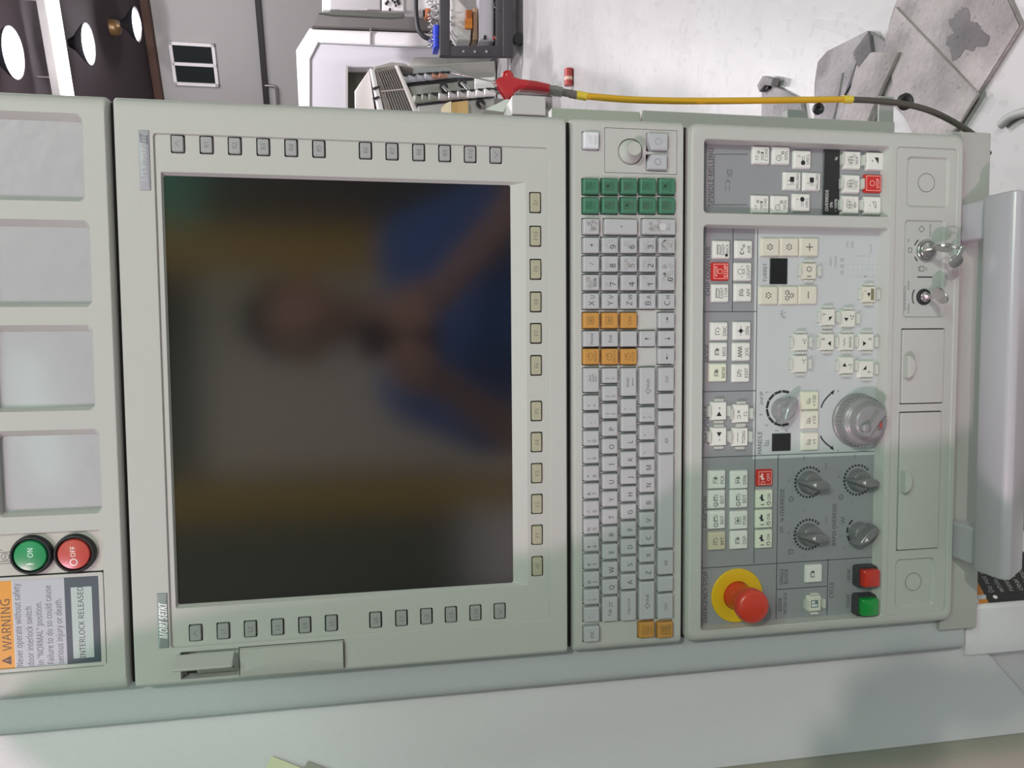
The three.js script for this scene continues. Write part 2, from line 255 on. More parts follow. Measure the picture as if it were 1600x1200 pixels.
// --- display unit
{
  const U = thing('display_unit', 'beige monitor housing with large dark screen framed by small function keys', 'monitor', [-51, -185.5, 0]);
  const bz = rect(250, 215, 859, 1010); { const a = at(252, 600)[1], b = at(859.5, 600)[1], l = at(560, 992)[0], r = at(560, 219)[0]; bz.y1 = a; bz.y0 = b; bz.x0 = l; bz.x1 = r; }
  const br = recess(bz, 3, 0, 1.8, {}, 0.5), ZB = -1.8;
  const s0 = at(528, 928, -6), s1 = at(528, 282, -6), st = at(267, 610, -6)[1], sb = at(799.5, 600, -6)[1];
  const scr = { x0: s0[0], x1: s1[0], y0: sb, y1: st };
  const scrO = { x0: scr.x0 - 2.5, x1: scr.x1 + 2.5, y0: scr.y0 - 14, y1: scr.y1 + 1.2 };
  const sring = ringOf(scrO, 1.5, ZB), sfl = ringOf(scr, 2, -6);
  const keys = [], K = (list, w, h, labels, tint) => list.forEach(([x, y], i) => { const p = at(x, y, .3); keys.push([p[0], p[1], w, h, labels[i], tint]); });
  const z1 = (a) => a.map(([x, y]) => [220 + x / 2.353, 180 + y / 2.353]), z2 = (a) => a.map(([x, y]) => [240 + x / 2.424, 560 + y / 2.424]);
  K(z1([[134, 103], [240, 106], [344, 108], [449, 111], [552, 116], [654, 120], [826, 128], [924, 133], [1022, 138], [1118, 141], [1212, 146], [1306, 150]]), 13.8, 9.8, ['\u2303', 'R1', 'R2', 'R3', 'R4', 'R5', 'R6', 'R7', 'R8', 'R9', 'R10', '\u2304'], '#a0a0a2');
  K(z2([[158, 1045], [263, 1038], [366, 1030], [469, 1023], [572, 1016], [673, 1007], [841, 992], [939, 984], [1034, 977], [1127, 969], [1220, 961], [1312, 955]]), 13.8, 9.8, ['\u2303', 'L1', 'L2', 'L3', 'L4', 'L5', 'L6', 'L7', 'L8', 'L9', 'L10', '\u2304'], '#9b9c9c');
  K([...z1([[1452, 320], [1453, 444], [1453, 566], [1455, 686], [1456, 802], [1457, 920]]), ...z2([[1452, 200], [1452, 318], [1452, 436], [1452, 553], [1452, 670], [1453, 789]])], 17.8, 9.4, ['>', 'F10', 'F9', 'F8', 'F7', 'F6', 'F5', 'F4', 'F3', 'F2', 'F1', '<'], '#aaa690');
  const bot = keys.slice(24), my = bot.reduce((s, k) => s + k[1], 0) / 12; bot.forEach((k) => { k[1] = my; });
  for (const grp of [keys.slice(0, 12), keys.slice(12, 24)]) { const mx = grp.reduce((s, k) => s + k[0], 0) / 12; grp.forEach((k) => { k[0] = mx; }); }
  const wells = keys.map((k) => well(k[0], k[1], k[2] + 2.2, k[3] + 2.2, ZB, 4));
  // card slot and cover door at the lower-left edge of the housing
  const cs = rect(283, 1022, 368, 1071), cd = rect(376, 1006, 538.5, 1066); cs.y0 = cd.y1 + 1.2; cs.y1 = cs.y0 + 50; cs.x1 = cd.x1; cs.x0 = cd.x0 - 4;
  const cdr = { x0: XL + 2, x1: cd.x1, y0: cd.y0, y1: cd.y1 };
  part(U, 'housing', shell(XL, -185.5, XR, 215.5, { rxl: 5, holes: [br.hole, ringOf({ x0: XL + 6, x1: cs.x1, y0: cs.y0, y1: cs.y1 }, 1, 0)], extra: [br.wall, flat(br.fl, [sring, ...wells.map((w) => w.hole)], ZB), loft([sring, sfl], { cap: false }), ...wells.map((w) => w.wall),
    loft([ringOf({ x0: XL + 6, x1: cs.x1, y0: cs.y0, y1: cs.y1 }, 1, 0), ringOf({ x0: XL + 6.6, x1: cs.x1 - .5, y0: cs.y0 + .5, y1: cs.y1 - .5 }, 1, -9)])] }), M.housing);
  part(U, 'gap_seal', box(XL + 3, -192, -22, XR - 3, -184, -12), M.gap);
  part(U, 'key_bed', box(bz.x0 + 1, bz.y0 + 1, -9, bz.x1 - 1, bz.y1 - 1, -6.4), M.gap);
  part(U, 'screen', merge([flat(sfl, [], -5.9)]), phys(0.006, 0.0065, 0.007, 0.125, { ior: 2.1 }), undefined, 'dark glossy switched-off screen');
  for (const [X, Y, w, h, s, bg] of keys) cap(U, 'function_key', X, Y, w - .6, h - .6, { z: -5, H: 5.2, taper: .4, bev: .5, r: 1, bg, draw: (c) => { c.fillStyle = c.strokeStyle = '#6d6d6b'; c.lineWidth = .5; if (s === '\u2303' || s === '\u2304') { const d = s === '\u2303' ? -1 : 1; L(c, -2.6, -d * 1.6, 0, d * 1.6, 2.6, -d * 1.6); } else if (s === '>' || s === '<') { const d = s === '>' ? 1 : -1; L(c, -d * 2.2, -2, d * 2.2, 0, -d * 2.2, 2, -d * 2.2, -2); } else T(c, s, 0, .2, 5.4, { col: '#6a6a68' }); } });
  // nameplates
  const np = (px0, py0, px1, py1, txt, white) => {
    const r = rect(px0, py0, px1, py1, .8), g = loft([ringOf(insetR(r, -.3), .6, 0), ringOf(r, .5, .7), ringOf(insetR(r, .3), .4, .9)]);
    const f = alloc(r.w + 2, r.h + 2, white ? '#8d9698' : '#a3a4ab', (c, w, h) => { c.save(); c.transform(1, 0, -.25, 1, 0, 0); if (white) { c.font = 'bold 9.6px sans-serif'; c.fillStyle = '#f4f4f4'; c.scale(.62, 1); c.fillText(txt, 0, .4); c.restore(); return; } c.font = '7.6px sans-serif'; c.lineWidth = .32; c.strokeStyle = '#55575e'; c.strokeText(txt, -3.5, .4); c.fillStyle = '#c9cad2'; c.fillText(txt, -3.6, .3); c.strokeText('III', 18, .4); L(c, 14.5, -2.9, 22, -2.9); L(c, 14.5, 3.2, 22, 3.2); c.restore(); });
    uvFrom(g, (x, y) => f(x - r.cx, y - r.cy)); part(U, 'nameplate', g, M.plate, undefined, white ? 'grey nameplate with slanted white maker lettering' : 'silver nameplate with slanted model lettering');
  };
  np(217, 203.5, 233.5, 297, 'MSX-701', false); np(246.5, 927.5, 262, 1013, 'MORI SEIKI', true);
  // flush cover door, and the card slot with its flap folded open
  part(U, 'cover_door', merge([loft([rr(cdr.x0 + 2, cdr.y0, cdr.x1, cdr.y1, 1.2, -12), rr(cdr.x0, cdr.y0 + .1, cdr.x1 - .1, cdr.y1 - .1, 1.2, -6), rr(cdr.x0 + 3, cdr.y0 + .3, cdr.x1 - .3, cdr.y1 - .3, 1.2, 2.4), rr(cdr.x0 + 8, cdr.y0 + .8, cdr.x1 - .8, cdr.y1 - .8, 1.2, 4.2)]), box(cdr.x0 + 9, cdr.y0 - .6, -4, cdr.x1 + .5, cdr.y1 + .5, .25)].slice(0, 1)), M.cover);
  part(U, 'door_seam', merge([box(XL + 5, cdr.y1, -2, cdr.x1 + .7, cdr.y1 + .9, .12), box(cdr.x1, cdr.y0, -2, cdr.x1 + .7, cdr.y1 + .4, .12), box(XL + 5, cdr.y0 - .6, -2, cdr.x1 + .7, cdr.y0, .12)]), M.gap);
  const sl = part(U, 'card_slot', merge([box(XL + 8, cs.y0 + 1, -9.3, cs.x1 - 1, cs.y1 - 1.5, -8.4)]), M.cover);
  const sx = (a) => XL + 7 + (cs.x1 - XL - 12) * a, sy = (a) => cs.y1 - (cs.y1 - cs.y0) * a;
  part(sl, 'slot_opening', merge([box(sx(.40), sy(.84), -8.6, sx(.50), sy(.30), -7.9), box(sx(.2), sy(.82), -8.6, sx(.26), sy(.62), -8.1)]), M.dark);
  part(sl, 'eject_tab', merge([box(sx(.30), sy(.72), -8.6, sx(.36), sy(.32), -5, .6), box(sx(.12), sy(.9), -8.6, sx(.2), sy(.7), -5.6, .6)]), M.cover);
  part(sl, 'slot_pocket', box(sx(.02), sy(.24), -8.8, sx(.42), sy(.06), -8.2, .4), M.gap);
  const fp = at(312, 1024, 10); const flapY1 = cs.y1 + 4.5, flapY0 = cs.y0 + 3;
  const flap = new RoundedBoxGeometry(3, flapY1 - flapY0, 17, 2, 1.2); flap.rotateY(-.5); flap.translate(cs.x1 - 7, (flapY0 + flapY1) / 2, 7.5); part(U, 'slot_flap', planarUV(flap), M.cover, undefined, 'small hinged flap standing open');
}
// --- keyboard unit
{
  const U = thing('keyboard_unit', 'beige panel strip with grey, green and orange keys and a small pointing stick', 'keyboard', [-51, -304, 0]);
  const ZT = 4.6, keys = [];
  const add = (x, y, sx, sy, s, col = '#b3b3b7', o = {}) => { const p = at(x, y, ZT), a = at(x - sx / 2, y, ZT), b = at(x + sx / 2, y, ZT), l = at(x, y + sy / 2, ZT), r = at(x, y - sy / 2, ZT); keys.push({ x: p[0], y: p[1], w: r[0] - l[0], h: a[1] - b[1], s, col, o }); };
  const rowOf = (x, list, sx = 23.8) => { const n0 = keys.length; for (const [y, s, sy = 23.4, col] of list) add(x, y, sx, sy, s, col); const ym = at(x, 760, ZT)[1]; for (const k of keys.slice(n0)) k.y = ym; };
  const OR = '#bf8b48', GR = '#447960';
  rowOf(924.3, [[594, '#bs', 38], [629.6, '+\n='], [657, '-\n_'.replace('-\n_', '_\n-')], [685, ')\n0'], [712.4, '(\n9'], [740, '*\n8'], [767.4, '&\n7'], [795, '^\n6'], [822.6, '%\n5'], [850.2, '$\n4'], [878, '#\n3'], [905.6, '@\n2'], [933.2, '!\n1'], [961, '~\n`'], [991.6, 'ESC', 24.5]]);
  rowOf(953.3, [[587, '|\n\\'], [615, '}\n]'], [642.6, '{\n['], [670, 'P'], [697.6, 'O'], [725, 'I'], [752.6, 'U'], [780, 'Y'], [807.6, 'T'], [835, 'R'], [862.4, 'E'], [890, 'W'], [917.6, 'Q'], [952.5, '#tab', 38.5]]);
  rowOf(982.4, [[597, '#enter', 44], [635, '"\n\''], [662.6, ':\n;'], [690, 'L'], [717.6, 'K'], [745, 'J'], [772, 'H'], [799.6, 'G'], [827, 'F'], [854.4, 'D'], [882, 'S'], [909.4, 'A'], [947.6, 'Caps Lock', 46]]);
  rowOf(1011.3, [[603, '#shift', 57.6], [648, '?\n/'], [675.6, '>\n.'], [703, '<\n,'], [730, 'M'], [757.6, 'N'], [785, 'B'], [812.4, 'V'], [840, 'C'], [867, 'X'], [894.4, 'Z'], [939, '#shift', 59], [985, '#help', 24.6, OR]]);
  rowOf(1040.6, [[592.6, 'Ctrl', 37], [627, ''], [654, ''], [688.8, 'Alt', 38], [784, '', 146], [879.4, 'Alt', 37.5], [913, ''], [948, 'Ctrl', 39], [985, '#screen', 24.6, OR]]);
  const cx = [925.4, 954.8, 984.4, 1014, 1043.4];
  const gr = (c, y, s, col) => add(cx[c], y, 25, 24.6, s, col);
  cx.forEach((_, i) => { gr(i, 290.8, '#g' + i, GR); gr(i, 320.8, '#g' + (i + 5), GR); });
  gr(0, 353.6, '\u2212'); add(971, 354, 51.5, 24.6, '+'); add(1030.6, 354, 51.5, 24.6, '#input');
  [['\u2022', '9\u2196', '6\u2192', '3\u2198', '#curve'], ['/', '8\u2191', '5', '2\u2193'], ['#eob', '7\u2197', '4\u2190', '1\u2199'], ['XU', 'YV', 'ZW', 'BA', 'CH']].forEach((row, j) => row.forEach((s, i) => gr(i, [383, 412.2, 441.3, 470.3][j], s)));
  add(cx[4], 426.8, 25, 53.5, '#zero');
  ['#pu', '#pd', 'CAN'].forEach((s, i) => gr(i, 500.6, s, OR)); gr(4, 500.6, '\u2192');
  ['Home', 'End', ''].forEach((s, i) => gr(i, 529.4, s)); gr(3, 529.2, '\u2191'); gr(4, 529, '\u2193');
  ['INSERT', 'DELETE', 'ALTER'].forEach((s, i) => gr(i, 557.2, '#e' + s, OR)); gr(4, 556.6, '\u2190');
  add(925, 218.6, 24, 26.5, '#wh', '#d9d9e0');
  // snap the number block and the keys above it to straight rows and columns
  const snap = (axis, tol) => { const s = [...keys].sort((a, b) => a[axis] - b[axis]); let g = [s[0]]; const flush = () => { const m = g.reduce((q, k) => q + k[axis], 0) / g.length; g.forEach((k) => { k[axis] = m; }); }; for (const k of s.slice(1)) { if (k[axis] - g[0][axis] < tol) g.push(k); else { flush(); g = [k]; } } flush(); };
  snap('y', 2.2); 
  const draw = (s) => (c, w, h) => {
    const hw = w / 2 - 1, hh = h / 2 - 1; c.fillStyle = c.strokeStyle = '#3a3a3e'; c.lineWidth = .42;
    const dim = () => { c.fillStyle = c.strokeStyle = 'rgba(70,60,35,.75)'; }, g = () => { c.fillStyle = c.strokeStyle = 'rgba(18,52,36,.8)'; };
    if (!/^#[a-z]/.test(s)) {
      if (s.includes('\n')) { const [a, b] = s.split('\n'); T(c, a, -2.6, -3, 4.6); T(c, b, -2.6, 3.4, 4.8); }
      else if (/^[1-9][^\n]$/.test(s)) { smudge(c, w, h, .28); T(c, s[0], -1.6, 2.6, 8); T(c, s[1], 2.4, -4, 6); }
      else if (s === '5') { smudge(c, w, h, .6); T(c, s, -1.6, 2.6, 8, { col: '#6a655c' }); }
      else if (/^[A-Z]$/.test(s)) T(c, s, -.4, .6, 7);
      else if (/^[A-Z]{2}$/.test(s)) { T(c, s[0], -2.2, .2, 8); T(c, s[1], 3.8, .4, 6); }
      else if (s.length > 3) T(c, s, 0, 0, s.length > 5 ? 3.6 : 4.2);
      else if ('\u2190\u2191\u2192\u2193'.includes(s) && s) { const a = { '\u2190': [2.6, 0, -2.2, 0], '\u2192': [-2.6, 0, 2.2, 0], '\u2191': [0, 2.6, 0, -2.2], '\u2193': [0, -2.6, 0, 2.2] }[s]; arrow(c, ...a, 1.7); }
      else if (s === '\u2022') C(c, 0, 0, 1, true);
      else if (s === '\u2212') { smudge(c, w, h, 1); L(c, -2.2, 0, 2.2, 0); }
      else if (s === 'CAN') { dim(); T(c, s, 0, .6, 4.6); }
      else T(c, s, 0, 0, s.length > 1 ? 4.4 : 5.4);
      return;
    }
    const k = s.slice(1);
    if (k === 'bs') { T(c, 'Back', 2, -2.2, 3); T(c, 'Space', 2, .8, 3); arrow(c, 4, 4, -1, 4, .9); }
    else if (k === 'tab') { T(c, 'Tab', -3, -.4, 4.4); arrow(c, 3, -1, 7, -1, .8); arrow(c, 7, 1.4, 3, 1.4, .8); }
    else if (k === 'enter') { T(c, 'Enter', 0, -1.8, 4); arrow(c, 4, 3.4, -3, 3.4, .9); }
    else if (k === 'shift') { T(c, 'Shift', 2.6, .3, 4.2); c.lineWidth = .35; L(c, -6.2, .3, -8, .3, -5, -2.4, -2, .3, -3.8, .3, -3.8, 2.6, -6.2, 2.6, -6.2, .3); }
    else if (k === 'input') { smudge(c, w, h, 1); T(c, 'INPUT', 1, -1, 4, { col: '#77736c' }); c.fillStyle = 'rgba(205,205,208,.8)'; C(c, 0, 3.2, 3.4, true); }
    else if (k === 'eob') { smudge(c, w, h, .7); T(c, 'EOB', 0, 3.4, 4.2); T(c, ';', 1, -3, 4); }
    else if (k === 'zero') { smudge(c, w, h, 1); T(c, '0', -6, 3.2, 8); c.beginPath(); c.arc(-1.5, -5.6, 3.6, 1.2, 2.6); c.stroke(); F(c, .6, -4.2, -1.6, -4, -.4, -1.4); c.strokeStyle = 'rgba(235,235,235,.6)'; C(c, -1, 0, 4.6); }
    else if (k === 'curve') { smudge(c, w, h, 1); c.beginPath(); c.arc(1, -2, 3.4, -2.9, -.7); c.stroke(); F(c, 5, -3, 2.8, -4.6, 4.4, -1.4); c.strokeStyle = 'rgba(225,225,225,.6)'; C(c, 0, 2.4, 3.6); }
    else if (k === 'wh') { c.strokeStyle = c.fillStyle = '#9a9aa2'; T(c, 'RESET', 0, 4.4, 3.4); L(c, -3.6, 1, -1, -3); L(c, -1, 1, 1.6, -3); L(c, 1.6, 1, 4.2, -3); }
    else if (k[0] === 'g') { g(); const i = +k.slice(1); c.lineWidth = .5; c.strokeRect(-3.2, -5.4, 6.4, 5.6); C(c, 0, -2.6, 1.7, i % 3 === 1); L(c, -2, -4.4, 2, -.8); T(c, ['TOOL', 'PARA', 'SYS', 'MSG', 'GRAPH', 'POS', 'PROG', 'OFS', 'ALM', 'CUST'][i], 0, 3, 3.6); if (i === 1 || i === 2 || i >= 6) smudge(c, w, h, .7); }
    else if (k[0] === 'e') { dim(); T(c, k.slice(1), 0, 4, 3.5); c.beginPath(); c.ellipse(0, -1.4, 3.4, 2.4, 0, 0, 6.3); c.stroke(); L(c, -1, -1.4, 2.6, -4.6); }
    else { dim(); c.strokeRect(-3.4, -4.2, 6.8, 6); c.beginPath(); c.ellipse(0, -1, 2, 1.4, 0, 0, 6.3); c.stroke(); if (k === 'pu') F(c, -1, -.6, 1, -.6, 0, -2); else if (k === 'pd') F(c, -1, -1.6, 1, -1.6, 0, 0); else T(c, k.toUpperCase(), 0, 4.2, 3); if (k === 'screen') smudge(c, w, h, .6); }
  };
  const plate = rect(945, 201.5, 1058.5, 271.5), jp = at(985, 237, 0), mb = [rect(1013.5, 208, 1044, 234, ZT), rect(1013, 241, 1043, 264.5, ZT)];
  const wells = keys.map((k) => well(k.x, k.y, k.w + 1.9, k.h + 1.9, 0, 5, 1.2));
  const jr = 12.1, jh = circ(jp[0], jp[1], jr + .5, 0, 32), mw = mb.map((r) => well(r.cx, r.cy, r.w + 1.9, r.h + 1.9, 0, 5, 1.2));
  const groove = [ringOf(plate, 1, 0), ringOf(insetR(plate, .5), 1, 0)];
  part(U, 'housing', shell(XL, -304, XR, -190.5, { rx: 8, holes: [...wells.map((w) => w.hole), ringOf(plate, 1, 0)], extra: [...wells.map((w) => w.wall), ...mw.map((w) => w.wall),
    flat(groove[1], [jh, ...mw.map((w) => w.hole)], 0), loft([groove[0], groove[0].map((p) => [p[0], p[1], -1])], { cap: false }), loft([groove[1].map((p) => [p[0], p[1], -1]), groove[1]], { cap: false }), loft([jh, jh.map((p) => [p[0], p[1], -5])], { cap: false })] }), M.housing);
  part(U, 'gap_seal', box(XL + 3, -310, -22, XR - 3, -302.5, -12), M.gap);
  part(U, 'key_bed', box(XL + 6, -300, -9, XR - 6, -194, -5), M.gap);
  for (const k of keys) cap(U, 'key', k.x, k.y, k.w - 1, k.h - 1, { z: -5, H: 5 + ZT, taper: 1.1, bev: .8, r: .8, bg: k.col, draw: draw(k.s) });
  mb.forEach((r, i) => { const w = r.w - .6, h = r.h - .6, ol = (d, z) => { const x0 = -w / 2 - d, x1 = w / 2 + d, y0 = -h / 2 - d, y1 = h / 2 + d; return i ? [[x0, y0, z], [x1, y0, z], [x1, y1 - 4, z], [x0 + w * .55, y1, z], [x0, y1, z]].map((p) => p) : [[x0, y0, z], [x1, y0, z], [x1, y1, z], [x0 + w * .45, y1, z], [x0, y1 - 4, z]]; };
    cap(U, 'mouse_button', r.cx, r.cy, w, h, { z: -5, H: 5 + ZT, taper: .8, bev: .8, r: .8, bg: '#b4b5bb', outline: ol, draw: (c) => { c.strokeStyle = '#6d7a90'; c.lineWidth = .6; if (i) C(c, 0, 0, 3); else { c.setLineDash([.8, 1]); C(c, 0, 0, 3); c.setLineDash([]); } } }); });
  part(U, 'pointing_stick', lathe([[11.9, -4], [11.8, -.6], [10.6, 1.4], [8.4, 3.4], [6.9, 5.6], [6.1, 8.4], [5.9, 10.2], [6.5, 11.6], [6.6, 12.4], [6, 12.9], [4.5, 12.6], [0, 12.4]], 40), M.housing, [jp[0], jp[1], 0]);
}
// --- operation unit
const REC_DEPTH = 12.5, OZ = -REC_DEPTH;
{
  const U = thing('operation_unit', 'beige lower panel with white push buttons, rotary knobs and a red emergency stop', 'control panel', [-51, -616, 0]);
  const rA = rect(1104.5, 216, 1394, 337), rB = rect(1099, 358, 1384, 982), rC = rect(1397, 228, 1489, 966);
  { rA.y1 = at(1101.5, 275)[1]; rA.y0 = at(1394, 285)[1]; rB.y1 = at(1094.5, 670)[1]; rB.y0 = at(1384, 660)[1]; rA.y1 = rB.y1 = (rA.y1 + rB.y1) / 2; rC.y0 = at(1488, 600)[1]; rC.y1 = at(1393, 600)[1]; rC.x0 = rB.x0 = Math.max(-301, at(1240, 976)[0]); rA.x1 = at(1250, 222)[0]; rC.x1 = rA.x1; rA.y0 = rB.y0 = Math.max(rA.y0, rB.y0); }
  const qA = recess(rA, 4, 0, REC_DEPTH, { l: .6, r: 1.5, t: .6, b: 3 }), qB = recess(rB, 4, 0, REC_DEPTH, { l: 1, r: 1.5, t: .6, b: 3 }), qC = recess(rC, 4, 0, 1.6, {}, .6), ZC = -1.6;
  // features of the lower strip
  const sp = [rect(1417, 245, 1483.5, 324.5, ZC), rect(1399, 872.5, 1460, 948, ZC)].map((r) => ({ r, q: recess(r, 5, ZC, 2.6, { l: 1, r: 1, t: 1, b: 1 }, .8) }));
  const ks = rect(1412.5, 344, 1475.5, 497, ZC), kq = recess(ks, 4, ZC, 2.2, { l: .5, r: .5, t: .5, b: .5 }, .8);
  const lids = [rect(1408.5, 515, 1473, 629.5, ZC), rect(1404, 645, 1467, 857.5, ZC)], lw = lids.map((r) => well(r.cx, r.cy, r.w + 2.4, r.h + 2.4, ZC, 3, 1));
  part(U, 'housing', shell(XL, -616, XR, -309, { rx: 8, ry: 4, corner: 9, holes: [qA.hole, qB.hole, qC.hole], extra: [qA.wall, qB.wall, qC.wall,
    flat(qC.fl, [...sp.map((s) => s.q.hole), kq.hole, ...lw.map((w) => w.hole)], ZC), ...sp.map((s) => s.q.wall), ...sp.map((s) => flat(s.q.fl, [], ZC - 2.6)), kq.wall, ...lw.map((w) => w.wall)] }), M.housing);
  part(U, 'lid_bed', box(rC.x0 + 2, rC.y0 + 2, -9, rC.x1 - 2, rC.y1 - 2, -4.6), M.gap);
  for (const s of sp) { const rg = new THREE.TorusGeometry(9.6, .22, 6, 48); part(U, 'blank_disc', merge([lathe([[9.4, -.6], [9.4, .12], [9.1, .25], [0, .25]], 48)]), M.housing, [s.r.cx, s.r.cy, ZC - 2.6]); part(U, 'disc_groove', rg, M.gap, [s.r.cx, s.r.cy, ZC - 2.55]); }
  lids.forEach((r, i) => {
    const lid = part(U, 'hinged_lid', merge([loft([rr(r.x0, r.y0, r.x1, r.y1, 1, ZC - 3), rr(r.x0, r.y0, r.x1, r.y1, 1, -.5), rr(r.x0 + .4, r.y0 + .4, r.x1 - .4, r.y1 - .4, 1, -.1)])]), M.cover);
    const p = i ? at(1409, 752, 2) : at(1411, 573, 2), s = new THREE.Shape(); s.absellipse(0, 0, i ? 11 : 11.5, 8, 0, Math.PI * 2);
    const hs = []; for (let k = 0; k <= 24; k++) { const a = Math.PI + k / 24 * Math.PI; hs.push([11.4 * Math.cos(a), 8.4 * Math.sin(a)]); }
    const tab = prism(hs, 9, 1.2); tab.translate(0, 0, 9); part(lid, 'finger_tab', planarUV(tab.toNonIndexed()), M.cover, [p[0], r.y1 - 1.2, -.4]);
  });
  // overlays
  const overlay = (q, draw, bump) => {
    const r = { x0: q.in.x0, y0: q.in.y0, x1: q.in.x1, y1: q.in.y1 }, W = r.x1 - r.x0, H = r.y1 - r.y0, k = Math.min(5.2, 2040 / Math.max(W, H)), [cv, c] = makeCanvas(Math.round(W * k), Math.round(H * k));
    c.scale(k, k); c.textAlign = 'center'; c.textBaseline = 'middle'; c.lineCap = 'butt'; c.lineJoin = 'round';
    const Q = (px, py) => { const p = at(px, py, OZ); return [p[0] - r.x0, r.y1 - p[1]]; };
    draw(c, Q, W, H);
    const g = flat(q.fl, [], OZ); uvFrom(g, (x, y) => [(x - r.x0) / W, (y - r.y0) / H]); part(U, 'printed_overlay', g, std(1, 1, 1, .42, { map: canvasTex(cv) }));
  };
  const INK = '#34363a';
  const tx = (c, Q, s, px, py, size, o = {}) => { const p = Q(px, py); T(c, s, p[0], p[1], size, { col: INK, ...o }); };
  const ln = (c, Q, pts, w = .7, col = '#2d3038') => { c.strokeStyle = col; c.lineWidth = w; L(c, ...pts.flatMap((p) => Q(...p))); };
  const GREY = '#8f9195', LIGHT = '#bcc1c3';
  overlay(qA, (c, Q, W, H) => {
    c.fillStyle = GREY; c.fillRect(0, 0, W, H); c.fillStyle = INK; c.fillRect(1, 1, 2, 0);
    tx(c, Q, 'SPINDLE\u00b7MILLING', 1110, 277, 7.2); ln(c, Q, [[1169, 241], [1118, 241], [1116, 243], [1115, 318], [1117, 320], [1167, 320]], .55);
    const a = Q(1137, 292), b = Q(1140, 271); c.strokeStyle = c.fillStyle = '#4a4c50'; c.lineWidth = .5; L(c, a[0] - 4, a[1] - 2, a[0] + 2, a[1] - 2); L(c, a[0] - 4, a[1] + 2, a[0] + 2, a[1] + 2); c.beginPath(); c.arc(a[0] + 3, a[1], 2.6, -1.6, 1.6); c.stroke(); T(c, '/', (a[0] + b[0]) / 2, a[1], 6); c.strokeRect(b[0] - 1, b[1] - 2.4, 4.6, 4.8); L(c, b[0] - 4, b[1] - 1.6, b[0] - 1, b[1] - .6, b[0] - 1, b[1] + .6, b[0] - 4, b[1] + 1.6); L(c, b[0] + 1.2, b[1] - 2.4, b[0] + 1.2, b[1] + 2.4);
  });
  overlay(qB, (c, Q, W, H) => {
    c.fillStyle = GREY; c.fillRect(0, 0, W, H);
    const p = Q(1180, 340), q = Q(1400, 709); c.fillStyle = LIGHT; c.fillRect(q[0], p[1] + 0, W - q[0], H - p[1]);
    const lx = Q(1181, 600)[1]; ln(c, (x, y) => [x, y], [[0, 0]], .1);
    const V = (px, y0, y1) => { const a = Q(px, (y0 + y1) / 2)[1]; ln(c, (x, y) => [x, y], [[Q(px, y0)[0], a], [Q(px, y1)[0], a]]); };
    const Hh = (py, x0, x1) => { const a = Q((x0 + x1) / 2, py)[0]; ln(c, (x, y) => [x, y], [[a, Q(x0, py)[1]], [a, Q(x1, py)[1]]]); };
    c.strokeStyle = '#2d3038'; const Y1 = Q(1181, 610)[1]; ln(c, (x, y) => [x, y], [[W, Y1], [Q(1176, 880)[0], Y1]]);
    V(1145, 340, 487); Hh(487, 1090, 1183); Hh(611.4, 1090, 1181); Hh(710, 1090, 1378); V(1214, 711, 1000); Hh(879, 1090, 1376); V(1292.5, 873, 1000); Hh(918.5, 1214, 1292);
    tx(c, Q, 'CHIP CONVEYOR', 1107, 424, 6.6); tx(c, Q, 'MODE', 1105.5, 552, 6.8); tx(c, Q, '2nd SPINDLE', 1104, 664, 6.8); tx(c, Q, 'FUNCTION', 1103.5, 800, 6.9); tx(c, Q, 'EMERGENCY STOP', 1102.5, 933, 6.7);
    tx(c, Q, 'TURRET', 1196, 426, 5.6); tx(c, Q, 'HANDLE', 1187, 692, 6.4); tx(c, Q, '2nd SP', 1190, 622, 4.6); tx(c, Q, 'T', 1199, 613, 4.4); tx(c, Q, 'Y', 1189, 648, 4.4); tx(c, Q, 'C', 1198, 664, 4.4); tx(c, Q, 'Z', 1214, 673, 4.4); tx(c, Q, 'X', 1229, 673, 4.4);
    tx(c, Q, 'OVERRIDE', 1222, 785, 6.4, { a: 'center' }); tx(c, Q, '%', 1222, 812, 5.4); tx(c, Q, 'RAPID OVERRIDE', 1303, 820, 6, {}); tx(c, Q, 'CYCLE', 1299, 922, 6.4); tx(c, Q, 'STOP', 1326, 898, 5.2); tx(c, Q, 'START', 1325, 939, 5.2);
    tx(c, Q, 'SINGLE', 1221, 901, 5.4); tx(c, Q, 'BLOCK', 1228, 901, 5.4); tx(c, Q, 'DOOR', 1219, 945, 5.4); tx(c, Q, 'INTERLOCK', 1227, 943, 4.6);
    // small zigzags before the override headings
    for (const [px, py] of [[1221, 827], [1317, 812]]) { const a = Q(px, py); c.strokeStyle = INK; c.lineWidth = .4; L(c, a[0] - 4, a[1] - 2, a[0] - 3, a[1] + 2, a[0] - 1, a[1] - 2, a[0], a[1] + 2, a[0] + 2, a[1] - 2, a[0] + 3, a[1] + 2); }
    const hand = (px, py) => { const a = Q(px, py); c.strokeStyle = INK; c.lineWidth = .4; for (let i = 0; i < 4; i++) L(c, a[0] - 3 + i * 1.7, a[1] - 3 + i * .7, a[0] - 3 + i * 1.7, a[1] + 2.6); L(c, a[0] - 3, a[1] + 2.6, a[0] + 3, a[1] + 2.6); };
    hand(1197, 692);
    // scale marks round the knobs: centre, radius, first and last angle (0 = up, clockwise), count, thickness
    const ticks = (px, py, r, a0, a1, n, len, wd) => { const o = Q(px, py); c.fillStyle = '#2b2d33'; for (let i = 0; i < n; i++) { const a = (a0 + (a1 - a0) * i / (n - 1)) * Math.PI / 180; c.save(); c.translate(o[0], o[1]); c.rotate(a); c.fillRect(-wd / 2, -r - len, wd, len); c.restore(); } };
    ticks(1223, 638, 16.2, -100, 100, 8, 2.6, 8);
